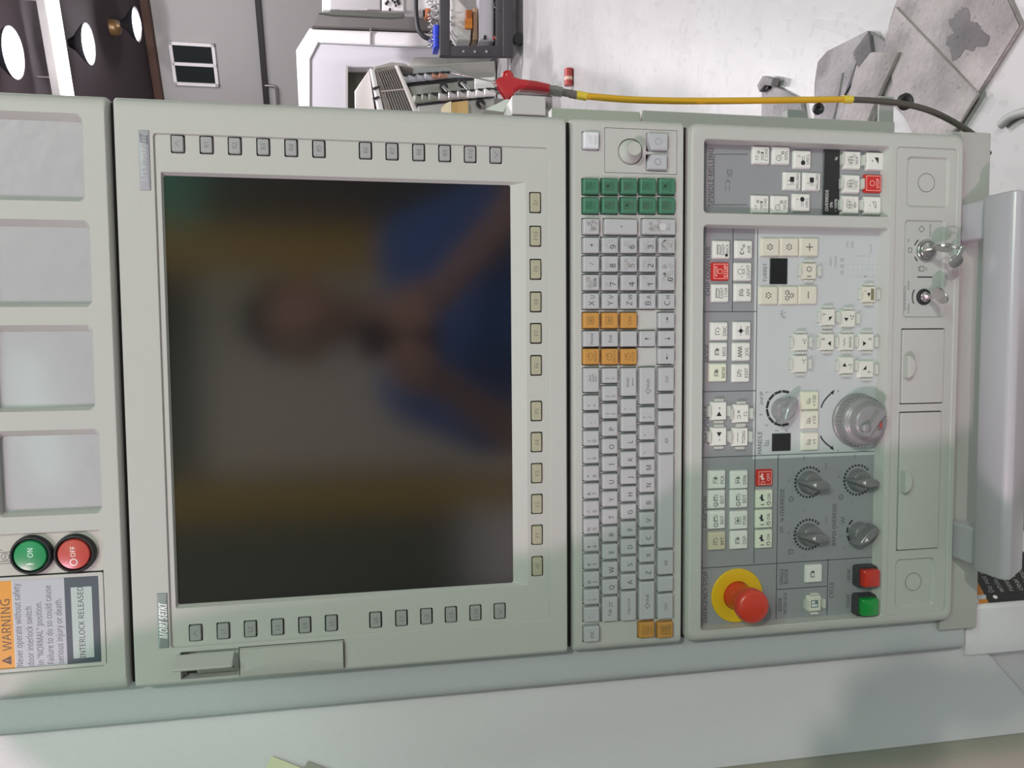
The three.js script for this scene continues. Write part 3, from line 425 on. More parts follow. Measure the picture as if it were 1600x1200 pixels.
    ticks(1264, 753.6, 14.6, -135, 135, 21, 2.4, 2.3); ticks(1340, 750, 14.6, -140, 135, 21, 2.4, 2.3); ticks(1263, 835, 14.6, -135, 135, 21, 2.4, 2.3); ticks(1345, 830, 15, -58, 40, 4, 2, 6);
    for (const [px, py, s] of [[1236, 780, '2'], [1314, 777, '3'], [1235, 862, '1']]) { c.strokeStyle = INK; c.fillStyle = INK; c.lineWidth = .35; const a = Q(px, py); gear(c, a[0], a[1], 2.8, s); }
    for (const [px, py, s] of [[1290, 728, '%200'], [1256, 716, '100'], [1232, 751, '50'], [1256, 797, '0'], [1290, 812, '%200'], [1257, 870, '0'], [1232, 833, '50'], [1369, 726, '%200'], [1335, 714, '100'], [1310, 745, '50'], [1331, 785, '0'], [1312, 838, '25'], [1318, 855, 'F0']]) tx(c, Q, s, px, py, 3, { col: '#55585c' });
    // handle wheel arrows
    for (const sgn of [1, -1]) { const a = Q(sgn > 0 ? 1283 : 1282, sgn > 0 ? 637 : 681), b = Q(sgn > 0 ? 1301 : 1300, sgn > 0 ? 613 : 700); c.strokeStyle = c.fillStyle = '#26282c'; c.lineWidth = 1.5; c.beginPath(); c.moveTo(...a); c.quadraticCurveTo(b[0] - sgn * 7, a[1] + 2.4, ...b); c.stroke(); const th = Math.atan2(b[1] - a[1] - 1, (b[0] - a[0])); F(c, b[0] + 3.4 * Math.cos(th), b[1] + 3.4 * Math.sin(th), b[0] + 2.6 * Math.cos(th + 2.2), b[1] + 2.6 * Math.sin(th + 2.2), b[0] + 2.6 * Math.cos(th - 2.2), b[1] + 2.6 * Math.sin(th - 2.2)); tx(c, Q, sgn > 0 ? '+' : '\u2212', 1309, sgn > 0 ? 611 : 704, 5); }
    // indicator table at the upper right: faint print and worn marks
    const g = { col: '#7b7f83' }; tx(c, Q, '\u25cb MRDY', 1298, 410, 3.4, g); tx(c, Q, '? ERROR', 1306, 410, 3.4, g); tx(c, Q, 'CHCL', 1324, 382, 3.4, g); tx(c, Q, 'TRQL', 1332, 382, 3.4, g); tx(c, Q, '2nd SP', 1361, 389, 3.2, g); ['X', 'Z', 'Y', 'C'].forEach((s, i) => tx(c, Q, s, 1338 + i * 6.4, 400, 3.2, g));
    for (let i = 0; i < 3; i++) { const a = Q(1316, 406 + i * 10); c.strokeStyle = '#6f7377'; c.fillStyle = '#6f7377'; c.lineWidth = .3; gear(c, a[0], a[1], 2, String(3 - i)); }
    c.fillStyle = '#9da2a5'; for (let i = 0; i < 7; i++) for (let j = 0; j < 3; j++) { const a = Q(1325 + i * 7.6, 414 + j * 8); c.fillRect(a[0] - .5, a[1] - .5, 1, 1); }
    ln(c, Q, [[1337, 434], [1337, 431], [1337, 433], [1350, 433]], .35, '#8d9194'); ln(c, Q, [[1355, 433], [1368, 433], [1368, 430]], .35, '#8d9194'); { const a = Q(1352, 432); c.fillStyle = '#6f7377'; C(c, a[0], a[1], 1, true); }
    for (let i = 0; i < 160; i++) { const x = W * rnd(), y = H * rnd(), rr0 = .2 + .5 * rnd(); c.fillStyle = 'rgba(70,70,66,' + (.05 + .12 * rnd()) + ')'; C(c, x, y, rr0, true); }
    { const a = Q(1223, 491); for (let i = 0; i < 18; i++) { c.fillStyle = 'rgba(70,74,74,.14)'; C(c, a[0] + 8 * (rnd() - .5), a[1] + 5 * (rnd() - .5), .5 + 1.2 * rnd(), true); } }
  });
  // push buttons: [px, py (top face), legend, colour, guard]
  const B = (px, py, s, { bg = '#dcdcd8', sx = 26, sy = 27.5, guard = '', H = 3.4, label } = {}) => {
    const z = OZ + H, c0 = at(px, py, z), a = at(px - sx / 2, py, z), b = at(px + sx / 2, py, z), l = at(px, py + sy / 2, z), r = at(px, py - sy / 2, z), w = r[0] - l[0], h = a[1] - b[1];
    const btn = cap(U, 'push_button', c0[0], c0[1], w - 1, h - 1, { z: OZ + .02, H, r: .8, taper: 1, bev: .7, bg, draw: s && ((c, cw, ch) => { c.lineWidth = .42; s(c, cw, ch); }), mat: M.cap, label });
    if (guard) {
      const G = [], W = w / 2, Hh = h / 2;
      if (guard.includes('t')) G.push(box(-W * .62, Hh + .9, 0, W * .62, Hh + 4, 6.4, 1.2)); if (guard.includes('b')) G.push(box(-W * .62, -Hh - 4, 0, W * .62, -Hh - .9, 6.4, 1.2));
      if (guard.includes('r')) G.push(box(W + .6, -Hh * .6, 0, W + 3.6, Hh * .6, 4.6, 1.2)); if (guard.includes('l')) G.push(box(-W - 3.6, -Hh * .6, 0, -W - .6, Hh * .6, 4.6, 1.2));
      for (const g of G) part(btn, 'guard_bar', g, M.clear, [c0[0], c0[1], OZ + .02]);
    }
    return btn;
  };
  const z5 = (x, y) => [1080 + x / 5, 200 + y / 5], z6 = (x, y) => [1080 + x / 5, 400 + y / 5], z7 = (x, y) => [1080 + x / 5, 590 + y / 5], z8 = (x, y) => [1080 + x / 5, 760 + y / 5];
  const chg = (n) => (c) => { T(c, 'C' + n, -3, -5.4, 4); bar0(c, 2.6, -3.2); T(c, 'C CHG', 0, 5, 4.2); L(c, -5, 0, 1, 0); L(c, -5, 1.6, 1, 1.6); c.beginPath(); c.arc(1.4, .8, 1.6, -1.5, 1.5); c.fill(); };
  const spdl = (n) => (c) => { C(c, -3, -3.2, 2.6); T(c, n, -3, -3, 3.4); L(c, -1, -2, 1.6, 0); bar0(c, 2.6, 1.2); T(c, 'SPDL', 0, 5.2, 4.4); };
  const tool = (n, d) => (c) => { T(c, n, 3, -4.6, 4); L(c, -4, -.6, 3, -.6); L(c, -4, 1.4, 3, 1.4); c.beginPath(); c.arc(d * 3.4, .4, 2.4, 0, 6.3); c.fill(); T(c, 'UNCL', 0, 5.4, 4.2); };
  const mill = (n, t) => (c) => { T(c, n, -2, -5, 3.8); c.fillRect(-1, -3, 5, 4.6); L(c, -4.4, -1.8, -1, -1); L(c, -4.4, 1, -1, 0); T(c, t, 0, 5.2, 4); };
  const rotr = (t) => (c) => { c.beginPath(); c.arc(0, -1.6, 3.4, 2.6, 6.8); c.stroke(); L(c, -3, -1.6, 3, -1.6); L(c, 0, -5, 0, 2); T(c, t, 0, 5.2, 3.6); smudge(c, 18, 16, .5); };
  const wedge = (s) => (c) => { if (s > 0) F(c, -3, 3.4, 3.6, 3.4, 3.6, -1.2); else L(c, -3, 3.4, 3.6, 3.4, 3.6, -.4, -3, 3.4); T(c, s > 0 ? '+' : '\u2212', 0, -3.6, 5); };
  const RED = '#c22a26', redDraw = (f) => (c, w, h) => { c.strokeStyle = '#eeb4ae'; c.lineWidth = .6; c.strokeRect(-w / 2 + 2.1, -h / 2 + 2.1, w - 4.2, h - 4.2); c.fillStyle = c.strokeStyle = '#f3cfca'; c.lineWidth = .5; f(c); };
  B(...z5(550, 210), chg(2)); B(...z5(707, 213), spdl('2')); B(...z5(872, 245), tool('2', -1)); B(...z5(793, 413), mill('1  3', 'MILLING')); B(...z5(947, 418), mill('2', 'MILLING')); B(...z5(543, 595), chg(1)); B(...z5(697, 598), spdl('1')); B(...z5(865, 583), tool('1', 1));
  for (const [x, y, t] of [[1262, 250, 'NOR'], [1255, 435, 'JOG'], [1247, 600, 'REV']]) B(...z5(x, y), rotr(t), { guard: 'tb' });
  B(...z5(1440, 258), wedge(1)); B(...z5(1425, 432), redDraw((c) => { C(c, 0, -1.4, 2.6); T(c, 'STOP', 0, 5, 4.4); }), { bg: RED, label: 'red stop button' }); B(...z5(1420, 605), wedge(-1));
  const disp = (r, txt) => { const g = loft([ringOf(r, .6, OZ), ringOf(r, .6, OZ + 1), ringOf(insetR(r, .4), .5, OZ + 1.3), ringOf(insetR(r, .6), .4, OZ + 1.3)]); const f = alloc(r.w + 2, r.h + 2, '#101114', txt); uvFrom(g, (x, y) => f(x - r.cx, y - r.cy)); part(U, 'indicator_window', g, M.capGloss, undefined, 'small black indicator window'); };
  disp(rect(1286.5, 234, 1312, 335, OZ + 1.3), (c, w, h) => { T(c, 'OVERRIDE', -30, -5.2, 4.9, { col: '#e6e6e6', a: 'left' }); T(c, '0%', -26, .2, 4.2, { col: '#e6e6e6', a: 'left' }); T(c, '\u2022 100%', -30, 5.2, 4.2, { col: '#e6e6e6', a: 'left' }); T(c, '%', 24, 5.2, 4.6, { col: '#e6e6e6' }); });
  disp(rect(1203.5, 403.6, 1230.5, 443.8, OZ + 1.3)); disp(rect(1207, 677.5, 1235.6, 704.5, OZ + 1.3));
  const truck = (t, dark) => (c) => { L(c, -5, -5, 5, -5); c.strokeRect(-4.4, -4.2, 8.8, 2); c.beginPath(); c.moveTo(-5, -1); c.lineTo(3, -1); c.lineTo(5.4, .8); c.lineTo(3, 2.4); c.lineTo(-5, 2.4); c.closePath(); c.stroke(); arrow(c, -3, .8, 2, .8, .8); T(c, t, .6, 5.6, 4); if (dark) C(c, -5.6, 5, 1.6, true); };
  const tagLeg = (t, f) => (c) => { pageTag(c, 0, -2.4, 1.25); c.save(); c.translate(-.4, -2); f && f(c); c.restore(); T(c, t, 0, 5.2, 5); };
  B(...z5(240, 950), truck('BACK', true)); B(...z5(415, 948), (c) => { T(c, 'C<', -2, -3, 6, { bold: true }); bar0(c, 3.4, -.6); T(c, 'AIR', 0, 5, 5); });
  B(...z6(232, 120), redDraw((c) => { c.strokeRect(-4.6, -6, 9.2, 1.8); C(c, 0, -.8, 2.4); T(c, 'STOP', 0, 5.2, 5.4); }), { bg: RED, label: 'red stop button' }); B(...z6(408, 122), (c) => { C(c, 0, -3.4, 2.6); L(c, -1.6, -1, -2.6, 1, 2.6, 1, 1.6, -1); L(c, -4.6, -2, -6, -1); L(c, 4.6, -2, 6, -1); T(c, 'LIGHT', 0, 5, 5); });
  B(...z6(230, 290), truck('I FOR')); B(...z6(408, 285), tagLeg('APF', (c) => { C(c, -1, 0, 1.4); C(c, 1.6, .2, 1); }));
  B(...z6(222, 588), tagLeg('DNC', (c) => arrow(c, 0, -1.4, 0, 1, .9))); B(...z6(402, 585), (c) => { C(c, 0, -2, 2, true); L(c, -5, -2, 5, -2); L(c, 0, -6, 0, 2); T(c, 'ZRN', 0, 5, 5); });
  B(...z6(218, 748), tagLeg('MDI', (c) => { c.strokeRect(-2, -1.4, 3.6, 2.6); F(c, 1.6, -2, 3.4, 0, 1.6, 1.8); })); B(...z6(397, 748), (c) => { c.lineWidth = .6; L(c, -5.4, 0, -4.4, -4.4, -3, 0, -1.6, -4.4, -.2, 0, 1.2, -4.4, 2.6, 0, 4, -4.4, 5, 0); T(c, 'JOG', 0, 5, 5); });
  B(...z6(213, 912), tagLeg('MEM', (c) => { C(c, -.6, 0, 1.4); F(c, 1, -2, 3.2, 0, 1, 1.8); }), { bg: '#d9dbc8' }); B(...z6(393, 915), tagLeg('EDIT', (c) => { L(c, -2, 1, 1, -1.6, 2, -.6, -1, 1.8, -2, 1); }));
  const gz = (n) => (c) => { gear(c, 0, -.6, 3, n); }, worn = '#d2d0c2';
  B(...z5(620, 930), gz('3'), { bg: worn, sx: 28, sy: 28 }); B(...z5(770, 930), gz('2'), { bg: worn, sx: 28, sy: 28 }); B(...z5(925, 930), (c) => { c.lineWidth = .8; L(c, -3.6, 0, 3.6, 0); L(c, 0, -3.6, 0, 3.6); }, { bg: worn, sx: 28, sy: 28 });
  B(...z6(608, 308), gz('1'), { bg: worn, sx: 28, sy: 28 }); B(...z6(767, 308), (c) => { gear(c, -2.8, -2.4, 2.4, '1'); gear(c, 3, -2.4, 2.4, '3'); gear(c, 0, 2.6, 2.4, '2'); }, { bg: worn, sx: 28, sy: 28 }); B(...z6(915, 305), (c) => { c.lineWidth = .8; L(c, -3.4, 0, 3.4, 0); }, { bg: worn, sx: 28, sy: 28 });
  B(...z6(922, 118), (c) => { gear(c, 2, 0, 2.8, '\u00b7'); c.lineWidth = .8; L(c, -5.4, -2, -5.4, 2); }, { bg: worn, sx: 24, sy: 25, guard: 'tblr' });
  B(...z6(1388, 300), (c) => { F(c, -2.6, 0, 1.6, -2, 1.6, 2); T(c, '+', 3.4, -4.4, 4); c.fillStyle = '#7a765c'; c.fillRect(-6, 2.4, 12, 3.6); }, { bg: worn, sx: 22, sy: 25, guard: 'tblr' });
  const axis = (t, tri, tx0, ty) => (c) => { const D = { u: [-2.6, 1.4, 2.6, 1.4, 0, -2.2], d: [-2.6, -2.2, 2.6, -2.2, 0, 1.6], l: [1.6, -2.6, 1.6, 2.6, -2.2, 0], r: [-1.6, -2.6, -1.6, 2.6, 2.2, 0], ur: [-2.4, -1.6, 2, -1.6, 2, 2.6], dl: [2.4, 1.8, -2, 1.8, -2, -2.4] }[tri]; c.save(); c.translate(...(tx0 < 0 || tx0 > 0 ? [-tx0 * .5, -ty * .6] : [0, -ty * .7])); if (D) F(c, ...D); c.restore(); T(c, t, tx0, ty, 5.4); };
  const ag = { bg: '#d3d4cc', sx: 23, sy: 26 };
  B(...z6(1070, 478), axis('Y', 'ur', 3, -4.2), { ...ag, guard: 'tblr' }); B(...z6(1228, 490), axis('+Z', 'l', 1.2, 4), { ...ag, guard: 'trb' });
  B(...z6(1063, 672), axis('X', 'u', 3, -4.6), { ...ag, guard: 'tblr' }); B(...z6(1216, 672), (c) => { c.beginPath(); c.moveTo(-4, -3); c.bezierCurveTo(-2.6, -6, -1.4, 0, 0, -3); c.bezierCurveTo(1.4, -6, 2.6, 0, 4, -3); c.stroke(); T(c, 'RAPID', 0, 4, 4.2); }, { ...ag, guard: 'lrb' }); B(...z6(1372, 672), axis('X', 'd', 3, 3.6), { ...ag, guard: 'blr' });
  B(...z6(857, 675), axis('+C', '', 1, 4), { ...ag, guard: 'tblr' }); B(...z6(852, 845), axis('\u2212C', '', 3, 4), { ...ag, guard: 'tbl' }); B(...z6(1215, 855), axis('\u2212Z', 'r', -1, 4.2), { ...ag, guard: 'tbl' }); B(...z6(1370, 885), axis('Y', 'dl', -3, 3.4), { ...ag, guard: 'bl' });
  const g4 = { sx: 24, sy: 28, guard: 'tblr' };
  B(...z7(218, 262), (c) => { T(c, '+', 3, 0, 6); F(c, -5, -2.8, -5, 2.8, -.4, 0); }, g4); B(...z7(392, 282), (c) => { bar0(c, 2, -3); L(c, -5, -4, -2, -4, -2, -1, -5, -1); T(c, 'CL', 0, 4.2, 5); }, g4);
  B(...z7(218, 462), (c) => { T(c, '\u2212', -3, 0, 6); F(c, 4.6, -2.8, 4.6, 2.8, 0, 0); }, g4); B(...z7(385, 465), (c) => { arrow(c, -5, -3, -1, -3, .8); arrow(c, 5, -3, 1, -3, .8); T(c, 'TSING', 0, 4.2, 4.8); }, g4);
  const mult = (n) => (c) => { for (let i = 0; i < 4; i++) L(c, -3 + i * 1.6, -5 + i * .6, -3 + i * 1.6, -.4); L(c, -3, -.4, 3, -.4); T(c, '\u00d7' + n, 0, 4.4, 5.4); };
  B(...z7(932, 180), mult('100'), { bg: '#d5d9c4' }); B(...z7(932, 332), mult('10'), { bg: '#d8d7ca' }); B(...z7(932, 500), mult('1'), { bg: '#d8d7ca' });
  const bdt = (n, t) => (c) => { gear(c, -4.8, -1.4, 2.4, n); pageTag(c, 2, -1.6, 1.2); c.strokeRect(-.2, -3, 3, 2.8); T(c, t, 0, 5.2, 5); };
  const tap = (n) => (c) => { c.fillStyle = c.strokeStyle = '#1b1c30'; c.fillRect(-1, -4.4, 6, 2); c.fillRect(1, -6, 1.6, 3); c.fillRect(-1.6, -4.4, 1.8, 3.4); c.lineWidth = .8; L(c, -5.6, -4, -5.6, -1); c.lineWidth = .4; gear(c, -4.4, 4.4, 2.2, n); T(c, 'ON', 2.6, 4.6, 4.6); };
  B(...z7(205, 800), tagLeg('PCK', (c) => { L(c, -2, -1.4, 1, 1.2, 3, -2); F(c, 1.4, -2, 3.2, 0, 1.4, 2); })); B(...z7(380, 800), tagLeg('DRN', (c) => { L(c, -2, 1, -2, -1, -.6, 1, 0, -1, 1, 1); F(c, 1.8, -2, 3.4, 0, 1.8, 2); }));
  B(...z7(578, 785), redDraw((c) => { c.fillRect(-1, -4.4, 6, 2); c.fillRect(1, -6, 1.6, 3); c.fillRect(-1.6, -4.4, 1.8, 3.4); C(c, -5, -2.4, 1.8); T(c, 'OFF', 1, 4.4, 4.8); }), { bg: RED, sx: 24, sy: 25, label: 'red off button' });
  B(...z7(203, 955), bdt('3', 'BDT')); B(...z7(378, 950), bdt('2', 'BDT')); B(...z7(576, 950), tap('3'), { bg: '#d9dccb', sx: 25 }); B(...z8(203, 265), bdt('1', 'BDT')); B(...z8(378, 267), (c) => { for (const [x, y] of [[-2, -3.6], [2, -3.6], [-2, 0], [2, 0]]) C(c, x, y, 1.5); C(c, 0, -1.8, .8, true); T(c, 'PSM', 0, 5.2, 5); }); B(...z8(573, 257), tap('2'), { bg: '#d9dccb', sx: 25 });
  B(...z8(205, 430), tagLeg('RPT', (c) => { c.beginPath(); c.arc(0, 0, 1.4, .6, 5.6); c.stroke(); }), { bg: '#c6bfa8' }); B(...z8(378, 422), tagLeg('OSP', (c) => { c.beginPath(); c.arc(-.6, 0, 1.4, .6, 5.6); c.stroke(); F(c, 1.4, -2, 3.2, 0, 1.4, 2); })); B(...z8(573, 415), tap('1'), { bg: '#d9dccb', sx: 25 });
  B(...z8(963, 685), tagLeg('', (c) => { c.strokeRect(-2, -1.4, 4, 2.8); F(c, 2.4, -2, 4, 0, 2.4, 2); }), { sx: 25, sy: 26.5 }); B(...z8(964, 918), (c) => { c.fillStyle = '#66787c'; c.fillRect(-4, -4.2, 8, 8.4); c.fillStyle = '#d7dcdc'; c.fillRect(-3, -3.2, 2.6, 6.4); c.fillRect(.4, -3.2, 2.6, 3.6); }, { bg: '#d2d2c6', sx: 21, sy: 24, guard: 'tblr' });
  // emergency stop
  const kg = phys(0.165, 0.163, 0.172, .32, { clearcoat: .6, clearcoatRoughness: .22 }), red = phys(.62, .045, .022, .35, { clearcoat: .3, clearcoatRoughness: .35 });
  { const [X, Y] = at(1151, 930, OZ); const e = part(U, 'emergency_stop', merge([lathe([[15, 0], [14.6, 2], [13.8, 10], [13.2, 18], [13.8, 21], [16.4, 24.5], [17.2, 28], [17.2, 34], [16.2, 36.6], [14, 38.2], [9, 39.4], [0, 40]], 48)]), red, [X, Y, OZ], 'red mushroom stop button');
    part(e, 'yellow_ring', lathe([[28.4, 0], [28.4, 1.4], [27.6, 2], [15.4, 2], [15.2, .4]], 64), phys(.72, .45, .015, .4, {}), [X, Y, OZ], 'yellow ring'); }
  // rotary knobs: round skirt with a raised pointer bar
  const knob = (px, py, turn, s = 1, mat = kg, mark = true) => {
    const [X, Y] = at(px, py, OZ), g = [lathe([[12.4 * s, 0], [12.2 * s, 1.5], [11.4 * s, 5], [10.4 * s, 8.4], [9.2 * s, 9.6], [0, 10]], 40)];
    const bar = (d, z, k = 1) => { const p = []; for (let i = 0; i < 32; i++) { const a = i / 32 * 2 * Math.PI, cx = Math.cos(a), sy = Math.sin(a); p.push([(5.2 * s * k) * Math.sign(cx) * Math.pow(Math.abs(cx), .75) * (sy > 0 ? 1 - .5 * sy : 1), (15 * s * k + 1) * sy, z]); } return p; };
    g.push(loft([bar(0, 1.5, .96), bar(0, 9, 1), bar(0, 15 * s, .93), bar(0, 17.4 * s, .84), bar(0, 18 * s, .7)]));
    const G = merge(g); G.rotateZ(-turn * Math.PI / 180); const k = part(U, 'rotary_knob', G, mat, [X, Y, OZ]);
    if (mark) { const t = loft([[[-2, 3, 17.6 * s], [2, 3, 17.6 * s], [0, 7, 17.6 * s]], [[-2, 3, 18.5 * s], [2, 3, 18.5 * s], [0, 7, 18.5 * s]]]); t.rotateZ(-turn * Math.PI / 180); part(k, 'pointer_mark', t, M.white, [X, Y, OZ]); }
    return k;
  };
  knob(1264, 753.6, 8); knob(1340, 750, 6); knob(1263, 835, 5); knob(1342, 833, -38);
  knob(1222, 640, -60, 1.0, phys(.27, .265, .285, .22, { clearcoat: .9, clearcoatRoughness: .12 }), false);
  { // handle wheel
    const [X, Y] = at(1338, 656, OZ), wm = phys(.25, .245, .255, .38, { clearcoat: .5, clearcoatRoughness: .25 });
    const w = part(U, 'handle_wheel', merge([lathe([[28.6, 0], [28.6, 2.4], [28, 3.2], [26.6, 3.6], [26.2, 6], [25.6, 12], [24.4, 15], [22, 16.6], [19.8, 17.4], [19, 20], [18.2, 24], [15.6, 26.6], [8, 27.6], [0, 27.8]], 64),
      ...Array.from({ length: 40 }, (_, i) => { const a = i / 40 * 6.283, g = new THREE.CylinderGeometry(.9, 1.1, 9, 6); g.rotateX(Math.PI / 2); g.translate(25.9 * Math.cos(a), 25.9 * Math.sin(a), 9); return g.toNonIndexed(); })]), wm, [X, Y, OZ]);
    const ridge = loft([rr(-5, -18.5, 5, 18.5, 5, 20), rr(-4.4, -18, 4.4, 18, 4.4, 30), rr(-3, -16.4, 3, 16.4, 3, 32.4)]); ridge.rotateZ(.9); part(w, 'grip_ridge', ridge, wm, [X, Y, OZ]);
    part(w, 'spinner_knob', lathe([[4.6, 14], [4.4, 26], [4.8, 30], [4.2, 33], [0, 33.6]], 24), wm, [X - 5, Y + 10, OZ]);
    const [cv, c] = makeCanvas(128, 40); c.fillStyle = '#6a6a6e'; c.fillRect(0, 0, 128, 40); c.fillStyle = '#a84636'; for (let i = 0; i < 60; i++) c.fillRect(10 + 100 * rnd(), 8 + 20 * rnd(), 4 + 12 * rnd(), 2 + 5 * rnd());
    const pm = flat(rr(-9, -2.8, 9, 2.8, .4, 0), [], 33.2); uvFrom(pm, (x, y) => [(x + 9) / 18, (y + 2.8) / 5.6]); pm.rotateZ(.1); part(w, 'worn_print', pm, std(1, 1, 1, .6, { map: canvasTex(cv) }), [X + 1, Y - 8, OZ - 5.2], 'worn red print');
  }
  // cycle start and stop: dark collars with coloured lens caps
  for (const [x0, y0, x1, y1, col, lb] of [[1332, 879, 1378, 921, '#c43022', 'red stop button'], [1330, 923, 1376.5, 966, '#0f8f3c', 'green start button']]) {
    const r = rect(x0 + 2, y0, x1 - 6, y1, OZ + 6), w = r.w * .98, c0 = [r.cx, r.cy];
    const q = part(U, 'cycle_button', merge([loft([rr(-11.6, -12, 11.6, 12, 3, 0), rr(-11.4, -11.8, 11.4, 11.8, 3, 8), rr(-10.6, -11, 10.6, 11, 2.4, 10), rr(-9.6, -10, 9.6, 10, 2, 9.2)])]), std(.05, .05, .055, .45), [c0[0], c0[1], OZ], lb);
    part(q, 'lens_cap', uvFrom(loft([rr(-9, -9.4, 9, 9.4, 1.6, 8), rr(-9, -9.4, 9, 9.4, 1.6, 15.4), rr(-8.2, -8.6, 8.2, 8.6, 1.4, 16.6), rr(-7, -7.4, 7, 7.4, 1, 17)]), alloc(22, 22, col)), M.capGloss, [c0[0], c0[1], OZ]);
  }
  // key switches on their printed plate
  { const r = kq.in, W = r.x1 - r.x0, H = r.y1 - r.y0, k = 9, [cv, c] = makeCanvas(Math.round(W * k), Math.round(H * k)), Q = (px, py) => { const p = at(px, py, -3.8); return [p[0] - r.x0, r.y1 - p[1]]; };
    c.scale(k, k); c.fillStyle = '#b6b8b6'; c.fillRect(0, 0, W, H); c.textAlign = 'center'; c.textBaseline = 'middle';
    const A = Q(1447, 392), Bq = Q(1444, 464); c.strokeStyle = '#222'; c.lineWidth = 1.3; for (const [a, b] of [[-2.4, -2.0], [-1.2, -.7]]) { c.beginPath(); c.arc(A[0], A[1], 14.6, a, b); c.stroke(); } c.beginPath(); c.arc(Bq[0], Bq[1], 14, -2.1, -1.0); c.stroke(); const m = Q(1445, 433); L(c, m[0], m[1] - 9, m[0], m[1] + 9);
    c.lineWidth = .5; const lk = Q(1440, 420); c.strokeRect(lk[0] - 2.6, lk[1] - 2, 5.2, 4.6); c.beginPath(); c.arc(lk[0], lk[1] - 2, 2, 3.2, 6.2); c.stroke(); const u = Q(1422, 391); c.strokeRect(u[0] - 2.2, u[1] - 2, 4.4, 4); const dd = Q(1440, 358); L(c, dd[0] - 3.4, dd[1], dd[0], dd[1] - 3.4, dd[0] + 3.4, dd[1], dd[0], dd[1] + 3.4, dd[0] - 3.4, dd[1]); tx(c, Q, 'PANEL EDIT', 1454, 360, 2.6); tx(c, Q, 'DOOR INTERLOCK', 1414, 466, 3.2); tx(c, Q, 'NORMAL', 1420, 482, 2.6); tx(c, Q, 'RELEASE', 1420, 446, 2.6); tx(c, Q, 'OFF', 1448, 420, 2.6); tx(c, Q, 'ON', 1420, 376, 2.6);
    const g = flat(kq.fl, [], -3.75); uvFrom(g, (x, y) => [(x - r.x0) / W, (y - r.y0) / H]); part(U, 'switch_plate', g, std(1, 1, 1, .4, { map: canvasTex(cv) }));
    const a = at(1447, 392, -3), b = at(1443.6, 464, -3);
    part(U, 'key_switch', lathe([[11.6, -4], [11.6, 1.4], [10.8, 3], [9.6, 3.2], [9, 2], [8.6, 4.4], [7.6, 5.2], [0, 5.4]], 40), M.metal, [a[0], a[1], -3.7]); const kb = part(U, 'key_switch', lathe([[8.6, -4], [8.4, 1.4], [7.4, 2.4], [6, 2.2]], 36), M.black, [b[0], b[1], -3.7]); part(kb, 'barrel', lathe([[5.8, 0], [5.6, 3.2], [4.8, 4], [0, 4.1]], 28), M.metal, [b[0], b[1], -3.7]);
    // keys: blade and flat bow, plane standing out of the panel
    const keyShape = (len, br) => { const p = []; for (let i = 0; i <= 20; i++) { const q = -.35 * Math.PI + i / 20 * 1.7 * Math.PI; p.push([Math.cos(q + Math.PI * .0) * 0 + br * Math.sin(-(q)) * -1 * 0 + br * Math.cos(q), len + br * .9 + br * Math.sin(q)]); } const s = new THREE.Shape([new THREE.Vector2(2.4, 0), new THREE.Vector2(2.4, len), ...p.map((v) => new THREE.Vector2(v[0], v[1])), new THREE.Vector2(-2.4, len), new THREE.Vector2(-2.4, 0)]); const h = new THREE.Path(); h.absarc(0, len + br * 1.35, br * .28, 0, 6.283, true); s.holes.push(h); const g = new THREE.ExtrudeGeometry(s, { depth: 1.5, bevelEnabled: true, bevelSize: .3, bevelThickness: .3, bevelSegments: 1 }); g.translate(0, 0, -.75); g.rotateX(Math.PI / 2); return g; };   // stands along +z
    const mkKey = (nm, label, O, rotZ, tiltX, len, br) => { const t = thing(nm, label, 'key', O); const g = keyShape(len, br); g.rotateX(tiltX); g.rotateZ(rotZ); g.scale(.001, .001, .001); scaled.add(g); part(t, 'key_body', g, M.metal, O); return t; };
    mkKey('switch_key', 'flat metal key standing in the upper key switch with a ring through its bow', [a[0], a[1], 1], 1.25, 0, 11, 9.5); mkKey('switch_key', 'metal key standing turned in the lower key switch of the small grey plate', [b[0], b[1], 0], .5, 0, 13, 9);
    const rg = thing('key_ring', 'thin metal ring hanging through the bow of the upper switch key', 'key ring', [a[0], a[1], 26]); const tg = new THREE.TorusGeometry(9, .8, 8, 36); tg.rotateY(1.1); tg.rotateX(.5); tg.translate(1, -8, 2); tg.scale(.001, .001, .001); scaled.add(tg); part(rg, 'ring', tg, M.metal, [a[0], a[1], 26]);
    const k2 = mkKey('spare_key', 'loose metal key dangling from the key ring', [a[0] + 1, a[1] - 16, 30], 1.5, -2.1, 10, 7);
  }
}
